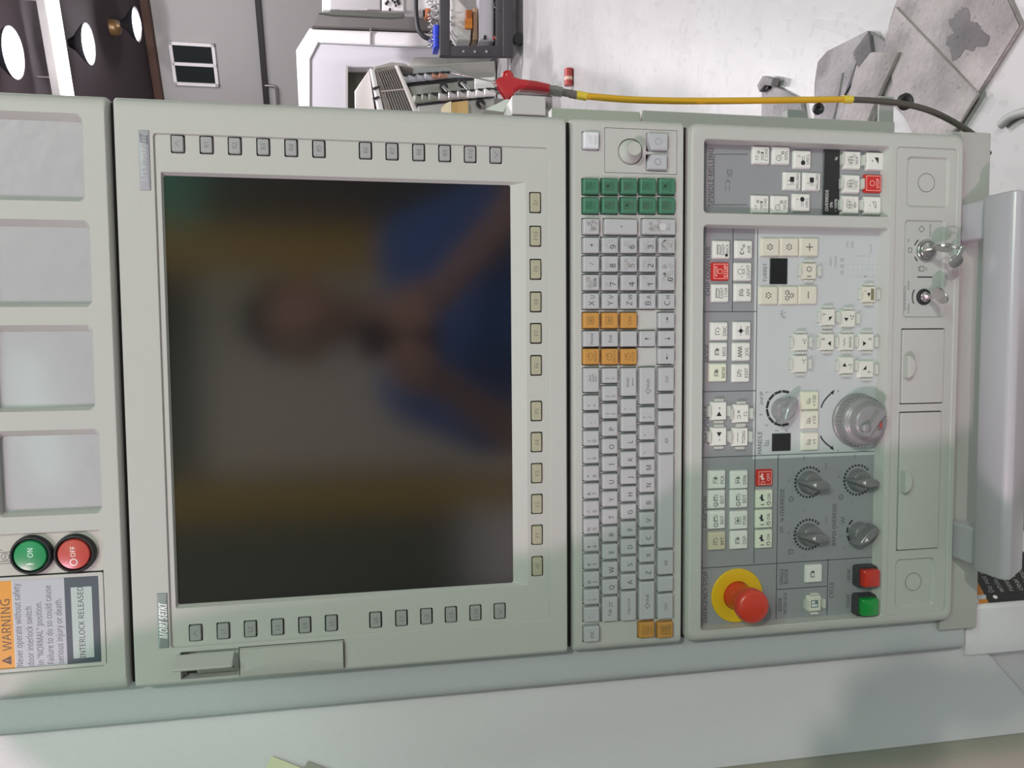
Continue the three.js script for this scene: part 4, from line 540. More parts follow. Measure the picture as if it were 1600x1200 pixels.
// ---------------------------------------------------------------- grab bar, base, brackets beside the panel
{
  const g = thing('grab_bar', 'grey rounded grab bar on two short arms below the lower panel', 'handle', [-52, -640, 0]);
  const X0 = at(1575, 905, 70)[0], X1 = at(1575, 297, 70)[0], yT = at(1568, 600, 70)[1];
  const bp = [[36, yT - 3], [40, yT - 1]]; for (let i = 0; i <= 6; i++) { const a = (80 - i * 19) * Math.PI / 180; bp.push([67 + 7 * Math.cos(a), yT - 9 + 7 * Math.sin(a)]); } bp.push([47, yT - 50], [40, yT - 50], [36, yT - 42]);
  const bs = new THREE.Shape(bp.map((p) => new THREE.Vector2(-p[0], p[1])).reverse()), bgm = new THREE.ExtrudeGeometry(bs, { depth: X1 - X0 - 4, bevelEnabled: true, bevelSize: 2, bevelThickness: 2, bevelOffset: -2, bevelSegments: 3 }); bgm.rotateY(Math.PI / 2); bgm.translate(X0 + 2, 0, 0);
  part(g, 'bar', planarUV(toCreasedNormals(bgm.toNonIndexed(), .7)), M.rail);
  for (const [a, b] of [[X1 - 40, X1 - .3], [X0 + .3, X0 + 40]]) part(g, 'arm', box(a, yT - 33, -13.5, b, -617, 60, 3), M.rail);
  
  const b = thing('panel_base', 'beige sheet metal base box under the lower panel behind the grab bar', 'machine base', [-55, -665, -40]);
  const e = at(1548, 208, -15), l = at(1520, 981, -15);
  part(b, 'base_box', box(l[0], e[1], -75, e[0], -612, -14, 1.5), M.base);
}
{
  const h = thing('rear_enclosure', 'grey sheet metal enclosure showing behind the right edge of the panel', 'enclosure', [100, -560, -100]);
  const a = at(1003, 176, -55), b = at(1398, 186, -55), X1 = at(1200, 181.5, -55)[0];
  part(h, 'enclosure_box', box(-200, b[1], -160, X1, a[1], -54, 1.5), M.base);
  const t0 = at(1375, 149, -56), t1 = at(1397, 196, -56); part(h, 'bracket_tab', box(t1[0] - 10, t1[1], -60, t0[0], t0[1], -57, .8), std(.33, .34, .33, .5));
  const u0 = at(1230, 171, -56), u1 = at(1261, 184, -56); part(h, 'latch', merge([box(u1[0] - 6, u1[1], -66, u0[0], u0[1], -55, .8)]), std(.26, .28, .27, .5));
  const g0 = at(1377, 172, -58); part(h, 'grommet', lathe([[9, 0], [9, 5], [6, 6], [5, 2], [0, 2]], 24), M.black, [at(1412, 160, -62)[0], at(1412, 160, -62)[1], -62]); part(h, 'grommet', lathe([[6, 0], [6, 4], [4, 5], [3, 1], [0, 1]], 24), M.black, [at(1277, 171, -62)[0], at(1277, 171, -62)[1], -62]);
  const r = thing('cable_duct', 'pale green cable duct along the right edge beside the key panel', 'cable duct', [214, -230, -55]);
  const d0 = at(862, 168, -50), d1 = at(1000, 180, -50); part(r, 'duct', box(d1[0] - 12, d1[1], -66, d0[0], d0[1], -50, 1), std(.44, .45, .40, .5)); part(r, 'end_plug', rod(V3(d0[0] - 4, d1[1] + 10, -56), V3(d0[0] - 3, d1[1] - 1, -56), 3.4), std(.55, .38, .2, .5));
  const s = thing('gun_bracket', 'white sheet metal bracket with a triangular shelf holding the red air gun', 'bracket', [216, -150, -45]);
  const p0 = at(800, 149, -3), p1 = at(853, 178, -3); part(s, 'bracket_plate', box(209.8, p1[1], -50, p0[0], p0[1], -3, 1), std(.47, .46, .45, .5));
  const tr = [at(757, 172, -50), at(790, 156, -50), at(800, 156, -50), at(800, 178, -50)]; const tg = prism([...tr].reverse(), 22, .4); tg.translate(0, 0, -48); part(s, 'triangle_shelf', planarUV(tg.toNonIndexed()), M.white);
}
{ // air gun and hose
  const Z = -56, q = (x, y, z = Z) => { const p = at(x, y, z); return V3(p[0], p[1], z); }, O = at(800, 150, Z);
  const g = thing('air_gun', 'red air gun with a thin steel nozzle tube hanging on the white bracket', 'air gun', [O[0], O[1], Z]);
  const ol = [[773, 130], [776, 125], [784, 122], [789, 113], [797, 112], [800, 122], [812, 126], [836, 129], [858, 134], [858, 147], [836, 144], [812, 142], [803, 147], [800, 157], [792, 158], [786, 150]].map(([x, y]) => at(x, y, Z));
  const bg = prism(ol.reverse(), 15, 3.4); bg.translate(0, 0, Z + 8); part(g, 'gun_body', planarUV(bg.toNonIndexed()), phys(.42, .012, .02, .3, { clearcoat: .5 }));
  part(g, 'trigger_head', new THREE.SphereGeometry(6.4, 20, 14), phys(.42, .012, .02, .3, { clearcoat: .5 }), [q(793, 121).x, q(793, 121).y, Z + 2]);
  part(g, 'nozzle_tube', tube([q(772, 128), q(745, 122), q(705, 114, -60)], .8, 20, 8), M.metal); part(g, 'nozzle_tip', merge([rod(q(776, 129), q(769, 127), 2.2, 1.6).toNonIndexed(), rod(q(778, 134), q(771, 131), 1.6, 1.4).toNonIndexed()]), M.metal);
  const cp = thing('hose_coupling', 'grey steel quick coupling between the air gun and the yellow hose', 'coupling', [q(880, 145).x, q(880, 145).y, Z]);
  part(cp, 'sleeve', merge([rod(q(857, 140), q(878, 144), 4.8, 5).toNonIndexed(), rod(q(864, 141), q(870, 142.5), 5.4).toNonIndexed()]), M.steel); part(cp, 'nipple', merge([rod(q(878, 144), q(890, 146), 3.8).toNonIndexed(), rod(q(890, 146), q(901, 149), 4.4, 4).toNonIndexed()]), std(.2, .19, .18, .45, { metalness: .7 }));
  const h = thing('air_hose', 'yellow air hose running down beside the panel and joining a dark grey hose', 'hose', [q(1100, 157).x, q(1100, 157).y, Z]);
  part(h, 'yellow_hose', tube([q(900, 148.5), q(930, 151.5), q(980, 155.5), q(1050, 157.6), q(1140, 157.6), q(1240, 156.4), q(1320, 155.2)], 3.5, 70, 12), M.yellow);
  part(h, 'ferrule', merge([rod(q(900, 148), q(916, 151), 4.3).toNonIndexed(), rod(q(1317, 155.2), q(1331, 155.6), 4.2).toNonIndexed()]), std(.68, .52, .05, .4)); part(h, 'grey_hose', tube([q(1330, 155.6), q(1370, 157.6), q(1410, 162), q(1450, 172), q(1485, 188), q(1525, 214), q(1545, 240, -70)], 3.3, 50, 12), std(.08, .072, .06, .6));
}
// ---------------------------------------------------------------- machine sheet metal left of the panel
{
  const m = thing('machine_cover', 'long pale blue sheet metal cover strip with a rolled edge beside the panel', 'machine cover', [-330, -648, -40]);
  const e = at(1506, 1000, -20)[1], xl = at(760, 1088, -20)[0] - 0, R = 13;
  const prof = [[-313.5, -34.6], [xl, -34.6], [xl, -20 - R]]; for (let i = 1; i <= 6; i++) { const a = i / 6 * Math.PI / 2; prof.push([xl + R * (1 - Math.cos(a)), -20 - R + R * Math.sin(a)]); } prof.push([-313.5, -20]);
  const s = new THREE.Shape(prof.map((p) => new THREE.Vector2(p[0], p[1]))), g = new THREE.ExtrudeGeometry(s, { depth: 470 - e, bevelEnabled: false, steps: 1 });
  g.rotateX(Math.PI / 2); g.translate(0, 470, 0); // (x, y->z) extruded downwards
  const gg = g.toNonIndexed(), P = gg.attributes.position; part(m, 'cover_sheet', planarUV(toCreasedNormals(gg, .7)), M.sheetBlue);
  const w = thing('machine_guard', 'broad white sheet metal machine guard beside the pale blue cover strip', 'machine guard', [-420, -790, -45]);
  const c1 = at(1540, 1021, -35), c2 = at(1600, 1085, -35), xw = at(1200, 1191, -35)[0];
  const pl = [[xw, 470], [xw, c2[1] - 40], [c2[0] - 30, c2[1] - 40], c2, [c1[0] + 1, c1[1] - 2], [c1[0] + 3, c1[1] + 1], [-300, c1[1] + 1], [-300, 470]]; const pg = prism(pl, 30, 1); pg.translate(0, 0, -35); part(w, 'front_sheet', planarUV(toCreasedNormals(pg.toNonIndexed(), .5)), M.sheet);
  const d = thing('side_door', 'grey brown machine door panel at the outer edge of the white machine front', 'machine panel', [-640, -790, -50]);
  part(d, 'door_sheet', box(-1000, -820, -90, xw - 2, 470, -44, 2), M.sheetGrey);
  const fr = thing('machine_chassis', 'machine chassis wall closing the space behind the panel base and covers', 'machine body', [-520, -1500, -300]);
  part(fr, 'chassis', box(-1900, -1498, -520, -300, 900, -95, 4), M.sheetGrey); part(fr, 'inner_wall', box(-300, -1498, -520, 60, 470, -180, 4), M.sheetGrey);
  // lower block with the warning plate on its chamfered corner
  const k = thing('machine_block', 'white painted machine block with a rounded corner below the panel base', 'machine body', [-370, -1000, -60]);
  const bl = at(1535, 1000, -25), kx = at(1560, 955, -20);
  const kp = [[-366, -30], [kx[0], -30], [kx[0] + 68, -93], [-366, -93]], ks = new THREE.Shape(kp.map((p) => new THREE.Vector2(p[0], p[1]))), kg = new THREE.ExtrudeGeometry(ks, { depth: 300, bevelEnabled: true, bevelSize: 3, bevelThickness: 3, bevelOffset: -3, bevelSegments: 2 }); kg.rotateX(Math.PI / 2); kg.translate(0, -662, 0);
  part(k, 'block_body', planarUV(toCreasedNormals(kg.toNonIndexed(), .6)), M.sheet); part(k, 'block_side', box(-462, -960, -93, -366, -664, -66, 2), M.sheet);
  const [cv, c] = makeCanvas(256, 256); c.fillStyle = '#141416'; c.fillRect(0, 0, 256, 256); c.fillStyle = '#c9781e'; c.fillRect(0, 0, 256, 62); c.fillStyle = '#b8b8b8'; c.font = '21px sans-serif'; ['Do not open the door', 'while the machine is', 'running. Keep hands', 'clear of the chuck', 'and moving parts.'].forEach((s, i) => c.fillText(s, 34, 96 + i * 30)); c.fillStyle = '#ddd'; for (const y of [84, 204]) { c.beginPath(); c.arc(18, y + 6, 7, 0, 7); c.fill(); }
  const wp = thing('warning_plate', 'black and orange warning plate on the machine block under the grab bar', 'sign', [kx[0] + 36, -720, -60]);
  const pg2 = uvFrom(new RoundedBoxGeometry(84, 110, 2.4, 2, 1).toNonIndexed(), (x, y) => [(x + 42) / 84, (y + 55) / 110]); pg2.rotateY(Math.atan2(65, 70)); pg2.translate(kx[0] + 36, -718, -61.5); part(wp, 'plate', pg2, std(1, 1, 1, .4, { map: canvasTex(cv) }));
  const rv = lathe([[4, 0], [3.6, 1.6], [2, 2.4], [0, 2.6]], 20); rv.rotateY(.75); part(wp, 'rivet', rv, M.metal, [kx[0] + 8, -674, -34.5]);
  // sticky notes
  const note = (nm, label, px, py, rot, mat) => { const p = at(px, py, -34), t = thing(nm, label, 'note', [p[0], p[1] - 1, -34.5]); const s = 76, N = 10, g = new THREE.PlaneGeometry(s, s, N, N); g.translate(s / 2, -s / 2, 0); const P = g.attributes.position; for (let i = 0; i < P.count; i++) { const u = P.getX(i) / s; P.setZ(i, .5 + 5 * u * u); } g.rotateZ(rot); g.computeVertexNormals(); part(t, 'paper', g, mat, [p[0], p[1], -34.2]); };
  note('sticky_note', 'pale yellow paper note with a lifted corner on the white machine front', 424.5, 1181, -2.05, std(.72, .70, .50, .8)); note('sticky_note', 'grey brown paper note beside the yellow note on the white machine front', 481, 1189, -2.05, std(.36, .34, .3, .8));
}
// ---------------------------------------------------------------- the hall (turned against the panel) and what stands in it
const YAW = 28 * Math.PI / 180, HF = V3(Math.sin(YAW), 0, -Math.cos(YAW)), HR = V3(Math.cos(YAW), 0, Math.sin(YAW));
const hall = (r, f, y = 0) => HR.clone().multiplyScalar(r).addScaledVector(HF, f).setY(y);
{
  const r0 = -16, r1 = 15, f0 = -14, f1 = 19.9, H = 6.5;
  const slab = (nm, ra, rb, fa, fb, ya, yb, mat, sc = 1) => { const g = planarUV(new THREE.BoxGeometry(rb - ra, yb - ya, fb - fa).toNonIndexed(), sc); const m = struct(nm, g, mat); m.position.copy(hall((ra + rb) / 2, (fa + fb) / 2, (ya + yb) / 2)); m.rotation.y = -YAW; return m; };
  const ft = dataTex(1024, (u, v) => { let s = .5 + .32 * tn(u, v, 6, 5) + .1 * tn(u, v, 40, 3, 4); const sc = tn(u, v * .35, 30, 2, 9); if (sc > .42) s -= .12; const d = tn(u, v, 90, 1, 2); if (d > .62) s -= .22; const k = .47 + .2 * s; return [k * 1.0, k * .99, k * .985]; });
  ft.repeat.set(.4, .4); const fb = ft.clone(); fb.needsUpdate = true;
  slab('floor', r0 - .3, r1 + .3, f0 - .3, f1 + .3, -.3, 0, std(.88, .87, .87, .34, { map: ft, bumpMap: fb, bumpScale: .004 }));
  const wt = dataTex(256, (u, v) => { const k = .46 + .05 * tn(u, v, 4, 3); return [k, k * .985, k * .95]; });
  const wm = std(.40, .395, .385, .7);
  slab('ceiling', r0 - .3, r1 + .3, f0 - .3, f1 + .3, H, H + .3, std(.03, .018, .023, .8));
  slab('wall_back', r0 - .3, r1 + .3, f1, f1 + .3, 0, H, wm); slab('wall_front', r0 - .3, r1 + .3, f0 - .3, f0, 0, H, std(.08, .095, .065, .7)); slab('wall_left', r0 - .3, r0, f0, f1, 0, H, wm); slab('wall_right', r1, r1 + .3, f0, f1, 0, H, std(.3, .3, .29, .7));
  // dark ledge where wall and ceiling meet, a dark cable tray along the back wall, a small window
  const onBack = (px, py) => { const d = ray(px, py), o = V3(0, EYE, DIST), t = (f1 - o.dot(HF)) / d.dot(HF); const p = o.addScaledVector(d, t); return [p.dot(HR), p.y]; };
  const tr0 = onBack(405, 0), tr1 = onBack(414, 150), ty = (tr0[1] + tr1[1]) / 2; slab('trim_1', r0, r1, f1 - .12, f1, ty - .06, ty + .06, M.dark);
  const cl0 = onBack(246, 80); slab('trim_2', r0, r1, f1 - .25, f1, cl0[1], H, std(.09, .045, .03, .7));
  const a = onBack(269, 98), b = onBack(339, 98), l = onBack(303, 133), rgt = onBack(303, 66);
  const w = wthing('window', 'small white framed window with two dark panes high on the back wall', 'window', hall((l[0] + rgt[0]) / 2, f1 - .02, b[1]).toArray(), -YAW); w.userData = { kind: 'structure' }; w.name = 'window_1';
  const W = rgt[0] - l[0], Hh = a[1] - b[1], F = .07; wpart(w, 'window_frame', merge([box(-W / 2, 0, 0, W / 2, F, .09), box(-W / 2, Hh - F, 0, W / 2, Hh, .09), box(-W / 2, 0, 0, -W / 2 + F, Hh, .09), box(W / 2 - F, 0, 0, W / 2, Hh, .09), box(-F / 2, 0, 0, F / 2, Hh, .09)]), M.white);
  for (const s of [-1, 1]) wpart(w, 'pane', box(s > 0 ? F / 2 : -W / 2 + F, F, .02, s > 0 ? W / 2 - F : -F / 2, Hh - F, .035), phys(.02, .025, .025, .1));
  const pp = onBack(431, 133), pq = onBack(431, 160); const wp = wthing('wall_pipe', 'thin grey pipe stub bent on the back wall above the machine', 'pipe', hall(pp[0], f1 - .12, pp[1]).toArray(), -YAW); wpart(wp, 'pipe', tube([V3(-.9, 0, 0), V3(-.02, 0, 0), V3(.0, .05, 0), V3(0, .25, 0)], .03, 24, 8), M.steel);
}
// ---------------------------------------------------------------- lamps
function highBay(L, label) {
  const [x, y, z, I, col] = L, t = wthing('high_bay_lamp', label, 'lamp', [x, y - .02, z], 0);
  const sh = new THREE.LatheGeometry([[.06, .3], [.09, .25], [.12, .2], [.2, .14], [.3, .05], [.33, 0], [.315, 0], [.285, .04], [.19, .13], [.1, .19]].map((p) => new THREE.Vector2(p[0], p[1])), 36); wpart(t, 'reflector', sh, M.black);
  const e = new THREE.MeshStandardMaterial({ color: 0, emissive: col, emissiveIntensity: 5 }); wpart(t, 'lamp_lens', new THREE.LatheGeometry([[0, -.05], [.16, -.04], [.27, 0], [.3, .03], [0, .05]].map((p) => new THREE.Vector2(p[0], p[1])), 32), e);
  wpart(t, 'hanger', rod(V3(0, .29, 0), V3(0, 6.5 - y + .02, 0), .012), M.steel);
  const l = new THREE.PointLight(col, I, 0, 2); l.position.set(0, -.14, 0); l.castShadow = true; l.shadow.radius = 9; l.shadow.mapSize.set(2048, 2048); l.name = 'lamp_light'; t.add(l);
}
highBay(LAMPS_FAR[0], 'nearest and largest of the three round bright lamps under the dark ceiling'); highBay(LAMPS_FAR[1], 'middle of the three round bright lamps, right of the light strip'); highBay(LAMPS_FAR[2], 'farthest and smallest of the round lamps, nearest the back wall');
highBay(LAMP_A, 'round lamp hanging over the hall behind the photographer on the left'); highBay(LAMP_B, 'round lamp hanging over the hall behind the photographer on the right'); highBay(LAMPS_MORE[0], 'round lamp hanging over the aisle behind the panel'); highBay(LAMPS_MORE[1], 'round lamp hanging over the white machine');
const emT = new THREE.MeshStandardMaterial({ color: 0, emissive: 0xfff2e6, emissiveIntensity: 4 });
{ // bright strip light seen beside the lamps
  const f = (px, py, y) => { const d = ray(px, py), t = (y - EYE) / d.y; return V3(d.x * t, y, DIST + d.z * t); }, a = f(75, -40, 6.1), b = f(108, 160, 6.1), mid = a.clone().add(b).multiplyScalar(.5), d = b.clone().sub(a), len = d.length();
  const t = wthing('strip_light', 'long bright strip light between the two nearest round lamps', 'lamp', mid.toArray(), Math.atan2(-d.z, d.x));
  wpart(t, 'housing', box(-len / 2, .03, -.24, len / 2, .14, .24), M.steel); wpart(t, 'diffuser', box(-len / 2 + .02, -.03, -.19, len / 2 - .02, .03, .19), emT);
  for (const s of [-1, 1]) wpart(t, 'hanger', rod(V3(s * len * .3, .14, 0), V3(s * len * .3, .4, 0), .01), M.steel);
  const l = new THREE.RectAreaLight(0xfff2e6, 3, len - .1, .36); l.rotation.x = -Math.PI / 2; l.position.y = -.05; l.name = 'strip_area_light'; t.add(l);
}
TUBES.forEach(([x, y, z, I, col], i) => {
  const t = wthing('fluorescent_batten', ['greenish fluorescent light over the left of the hall behind the photographer', 'greenish fluorescent light over the middle of the hall behind the photographer', 'greenish fluorescent light far left behind the photographer'][i], 'lamp', [x, y, z], .4);
  wpart(t, 'housing', box(-1.5, .03, -.3, 1.5, .12, .3), M.white); wpart(t, 'diffuser', box(-1.48, -.02, -.28, 1.48, .03, .28), new THREE.MeshStandardMaterial({ color: 0, emissive: col, emissiveIntensity: 4 }));
  for (const s of [-1, 1]) wpart(t, 'hanger', rod(V3(s, .12, 0), V3(s, 6.5 - y, 0), .01), M.steel);
  const l = new THREE.RectAreaLight(col, I, 2.96, .56); l.rotation.x = -Math.PI / 2; l.position.y = -.04; l.name = 'batten_area_light'; t.add(l);
});
{ // smoke detector between the lamps
  const d = ray(180, 43), t0 = (6.42 - EYE) / d.y, p = V3(d.x * t0, 6.42, DIST + d.z * t0), t = wthing('ceiling_bell', 'small round brass coloured fitting on the dark ceiling between two lamps', 'ceiling fitting', p.toArray());
  wpart(t, 'body', new THREE.LatheGeometry([[0, -.12], [.12, -.09], [.16, 0], [.16, .08]].map((q) => new THREE.Vector2(...q)), 24), std(.2, .12, .05, .4, { metalness: .4 }));
}
// ---------------------------------------------------------------- machines and carts in the background
const poly = (pts, z) => { const q = pts.map(([x, y]) => { const p = far(x, y, z); return [p.x, p.y]; }); let A = 0; q.forEach((p, i) => { const n = q[(i + 1) % q.length]; A += p[0] * n[1] - n[0] * p[1]; }); return A < 0 ? q.reverse() : q; };
function fpart(t, name, pts, z, depth, mat, { bevel = 0, holes = [], label } = {}) {
  const s = new THREE.Shape(poly(pts, z).map((p) => new THREE.Vector2(...p))); for (const h of holes) s.holes.push(new THREE.Path(poly(h, z).reverse().map((p) => new THREE.Vector2(...p))));
  const g = new THREE.ExtrudeGeometry(s, { depth: depth - 2 * bevel, bevelEnabled: bevel > 0, bevelThickness: bevel, bevelSize: bevel, bevelOffset: -bevel, bevelSegments: 3 });
  g.translate(0, 0, z - depth + bevel); const o = t.position; g.translate(-o.x, -o.y, -o.z); return wpart(t, name, planarUV(toCreasedNormals(g.toNonIndexed(), .6), 1), mat, label);
}
const rc = (x0, y0, x1, y1) => [[x0, y0], [x1, y0], [x1, y1], [x0, y1]];
{
  const b = far(778, 110, -8.4), t = wthing('machine_tool', 'large white machine tool with a chamfered top behind the tool trolley', 'machine', [b.x, 0, -8.4]);
  const drop = (pts) => pts;
  fpart(t, 'body', [[470, 240], [462, 76], [483, 42], [776, 46], [777, 240]], -8.75, 1.8, M.white, { bevel: .05 });
  fpart(t, 'frame_cover', [[470, 240], [462, 77], [487, 42], [776, 52], [777, 240]], -8.5, .25, M.white, { bevel: .08, holes: [rc(543, 105, 610, 205)] });
  fpart(t, 'front_panel', [[484.5, 240], [484.5, 92], [498, 66.5], [700, 76], [776, 82], [777, 240]], -8.42, .08, M.lilac, { bevel: .015, holes: [rc(543, 105, 610, 205)] });
  fpart(t, 'corner_cover', [[487, 41], [498, 20], [640, 26], [700, 30], [700, 48]], -8.52, .2, std(.15, .142, .135, .5), { bevel: .02 });
  fpart(t, 'port_interior', rc(540, 100, 614, 210), -8.72, .03, std(.11, .11, .08, .7)); fpart(t, 'port_edge', rc(540, 102, 543.5, 205), -8.38, .05, M.base);
  for (const q of [[[483.4, 240], [483.4, 92], [485.4, 92], [485.4, 240]], [[483.4, 92], [497, 65], [499, 66], [485.4, 92.6]]]) fpart(t, 'panel_seam', q, -8.405, .03, std(.2, .2, .2, .6)); fpart(t, 'panel_seam', [[498, 66], [700, 75.4], [700, 76.6], [498, 67.2]], -8.405, .03, std(.42, .42, .43, .6));
  fpart(t, 'seam', rc(578, 44, 579.4, 70), -8.47, .04, std(.3, .3, .3, .6)); fpart(t, 'lower_panel', [[648, 90], [775, 92], [776, 240], [640, 240], [640, 98]], -8.36, .06, std(.36, .355, .335, .45), { bevel: .01 });
}
{
  const b = far(780, -30, -7.7), t = wthing('lathe_machine', 'white lathe with a window and speckled control plate at the photo edge', 'machine', [b.x, 0, -7.7]);
  fpart(t, 'body', [[503, 17], [503, -120], [800, -120], [800, 18]], -7.8, .14, M.white, { bevel: .03 }); fpart(t, 'window_frame', rc(515, -70, 594, 15.5), -7.72, .08, std(.5, .49, .5, .4), { bevel: .02, holes: [rc(534, -60, 571, 13)] });
  fpart(t, 'window_glass', rc(533, -62, 572, 13.5), -7.77, .02, phys(.1, .07, .05, .15)); fpart(t, 'control_plate', rc(597, -40, 631, 17), -7.7, .05, M.white, { bevel: .01 });
  for (let i = 0; i < 14; i++) { const x = 600 + 28 * rnd(), y = -8 + 24 * rnd(), r = 1 + 1.6 * rnd(); fpart(t, 'knob', Array.from({ length: 8 }, (_, k) => [x + r * Math.cos(k * .785), y + r * Math.sin(k * .785)]), -7.68, .05, M.black); }
  fpart(t, 'chip_tray', [[497, 20], [520, 17], [632, 19.5], [632, 27], [612, 28.5], [519, 24]], -7.62, .05, std(.12, .125, .11, .5), { bevel: .02 });
}
{ // trolley with a black angle frame
  const b = onFloor(815, 40), Z = b.z + .1, t = wthing('frame_trolley', 'black angle iron trolley loaded with parts in front of the white machine', 'trolley', [b.x, 0, Z]);
  fpart(t, 'top_rail', rc(687, -80, 703, 87), Z, .06, M.blackFrame, { bevel: .008 }); fpart(t, 'corner_post', rc(690, 71, 802, 88), Z - .005, .06, M.blackFrame, { bevel: .008 }); fpart(t, 'bottom_rail', rc(786, -80, 802, 88), Z + .005, .06, M.blackFrame, { bevel: .008 });
  fpart(t, 'rear_post', rc(703, 63, 745, 73), Z - .5, .05, M.black, {}); fpart(t, 'shelf', rc(776, -80, 786, 72), Z - .04, .6, std(.07, .065, .07, .5)); fpart(t, 'side_plate', rc(700, -60, 788, 74), Z - .66, .03, std(.33, .32, .31, .5)); fpart(t, 'wheel', Array.from({ length: 20 }, (_, k) => [811 + 9 * Math.cos(k * .314), 60 + 9 * Math.sin(k * .314)]), Z - .03, .07, M.black, { bevel: .01 });
  for (const x of [724, 742, 760]) fpart(t, 'bolt', Array.from({ length: 10 }, (_, k) => [x + 2.1 * Math.cos(k * .628), 80.5 + 2.1 * Math.sin(k * .628)]), Z + .004, .02, M.metal);
  for (const x of [707, 723]) fpart(t, 'bolt', Array.from({ length: 10 }, (_, k) => [x + 2 * Math.cos(k * .628), 68 + 2 * Math.sin(k * .628)]), Z - .49, .02, M.metal);
  const item = (nm, label, cat, pts, z, d, mat, bev = .015) => { const p = far(pts[0][0], pts[0][1], z), q = wthing(nm, label, cat, [p.x, p.y, z]); fpart(q, 'body', pts, z, d, mat, { bevel: bev }); return q; };
  const can = item('white_canister', 'white plastic canister standing in the black trolley', 'canister', [[702, 40], [716, 64], [735, 64], [738, 40], [735, 18], [712, -8], [703, -8]], Z - .2, .22, std(.6, .59, .56, .4), .03); fpart(can, 'screw_cap', rc(728, 15, 738, 44), Z - .17, .1, std(.35, .09, .01, .5), { bevel: .01, label: 'orange brown cap' }); fpart(can, 'upper_band', rc(727, 29, 738, 44), Z - .165, .02, std(.55, .19, .02, .5));
  const gb = item('grey_box', 'pale grey rounded box lying in the black trolley', 'box', rc(749.5, -30, 773, 62), Z - .12, .28, std(.52, .52, .56, .45), .04); fpart(gb, 'socket', rc(756, 55, 760, 61), Z - .115, .02, M.black); fpart(gb, 'red_knob', Array.from({ length: 12 }, (_, k) => [773 + 2.6 * Math.cos(k * .524), 58 + 2.6 * Math.sin(k * .524)]), Z - .1, .04, M.red, { bevel: .008 });
  item('wood_block', 'tan block between the canister and the grey box', 'block', rc(739, 12, 747, 62), Z - .2, .2, std(.36, .24, .15, .6)); item('blue_box', 'bright blue plastic box on top of the black trolley', 'box', rc(678, 38, 686.4, 74), Z - .03, .2, std(.02, .05, .55, .4)); const ob = item('orange_cap_bottle', 'small orange bottle standing on the trolley by the hose loop', 'bottle', rc(664, 12, 673, 27), Z - .2, .1, std(.55, .16, .06, .4), .02); fpart(ob, 'lid', rc(661, 15, 665, 24), Z - .22, .06, M.black, { bevel: .01 });
  // metal swarf heaped on the trolley and its shelf
  const curls = []; for (let i = 0; i < 70; i++) { const s = i < 40, p = far(s ? 671 + 15 * rnd() : 774 + 10 * rnd(), s ? -10 + 82 * rnd() : 8 + 62 * rnd(), Z - .05 - .3 * rnd()).sub(t.position), k = [], r = .015 + .02 * rnd(), a0 = 6 * rnd(); for (let q = 0; q < 7; q++) k.push(V3(p.x + r * Math.cos(a0 + q * 1.1), p.y + r * Math.sin(a0 + q * 1.1), p.z + (q - 3) * .012)); curls.push(tube(k, .005, 14, 4)); }
  const sw = wpart(t, 'metal_swarf', merge(curls.map((g) => g.toNonIndexed())), M.metal); sw.userData.kind = 'stuff';
  const hs = wthing('hose_loop', 'black hose loop hanging beside the trolley top', 'hose', [far(655, 30, Z - .2).x, far(655, 30, Z - .2).y, Z - .2]); const hp = [[652, -30], [650, 5], [651, 28], [655, 48], [662, 57], [671, 61]].map(([x, y]) => far(x, y, Z - .2).sub(hs.position)); wpart(hs, 'hose', tube(hp, .022, 40, 10), M.black);
}
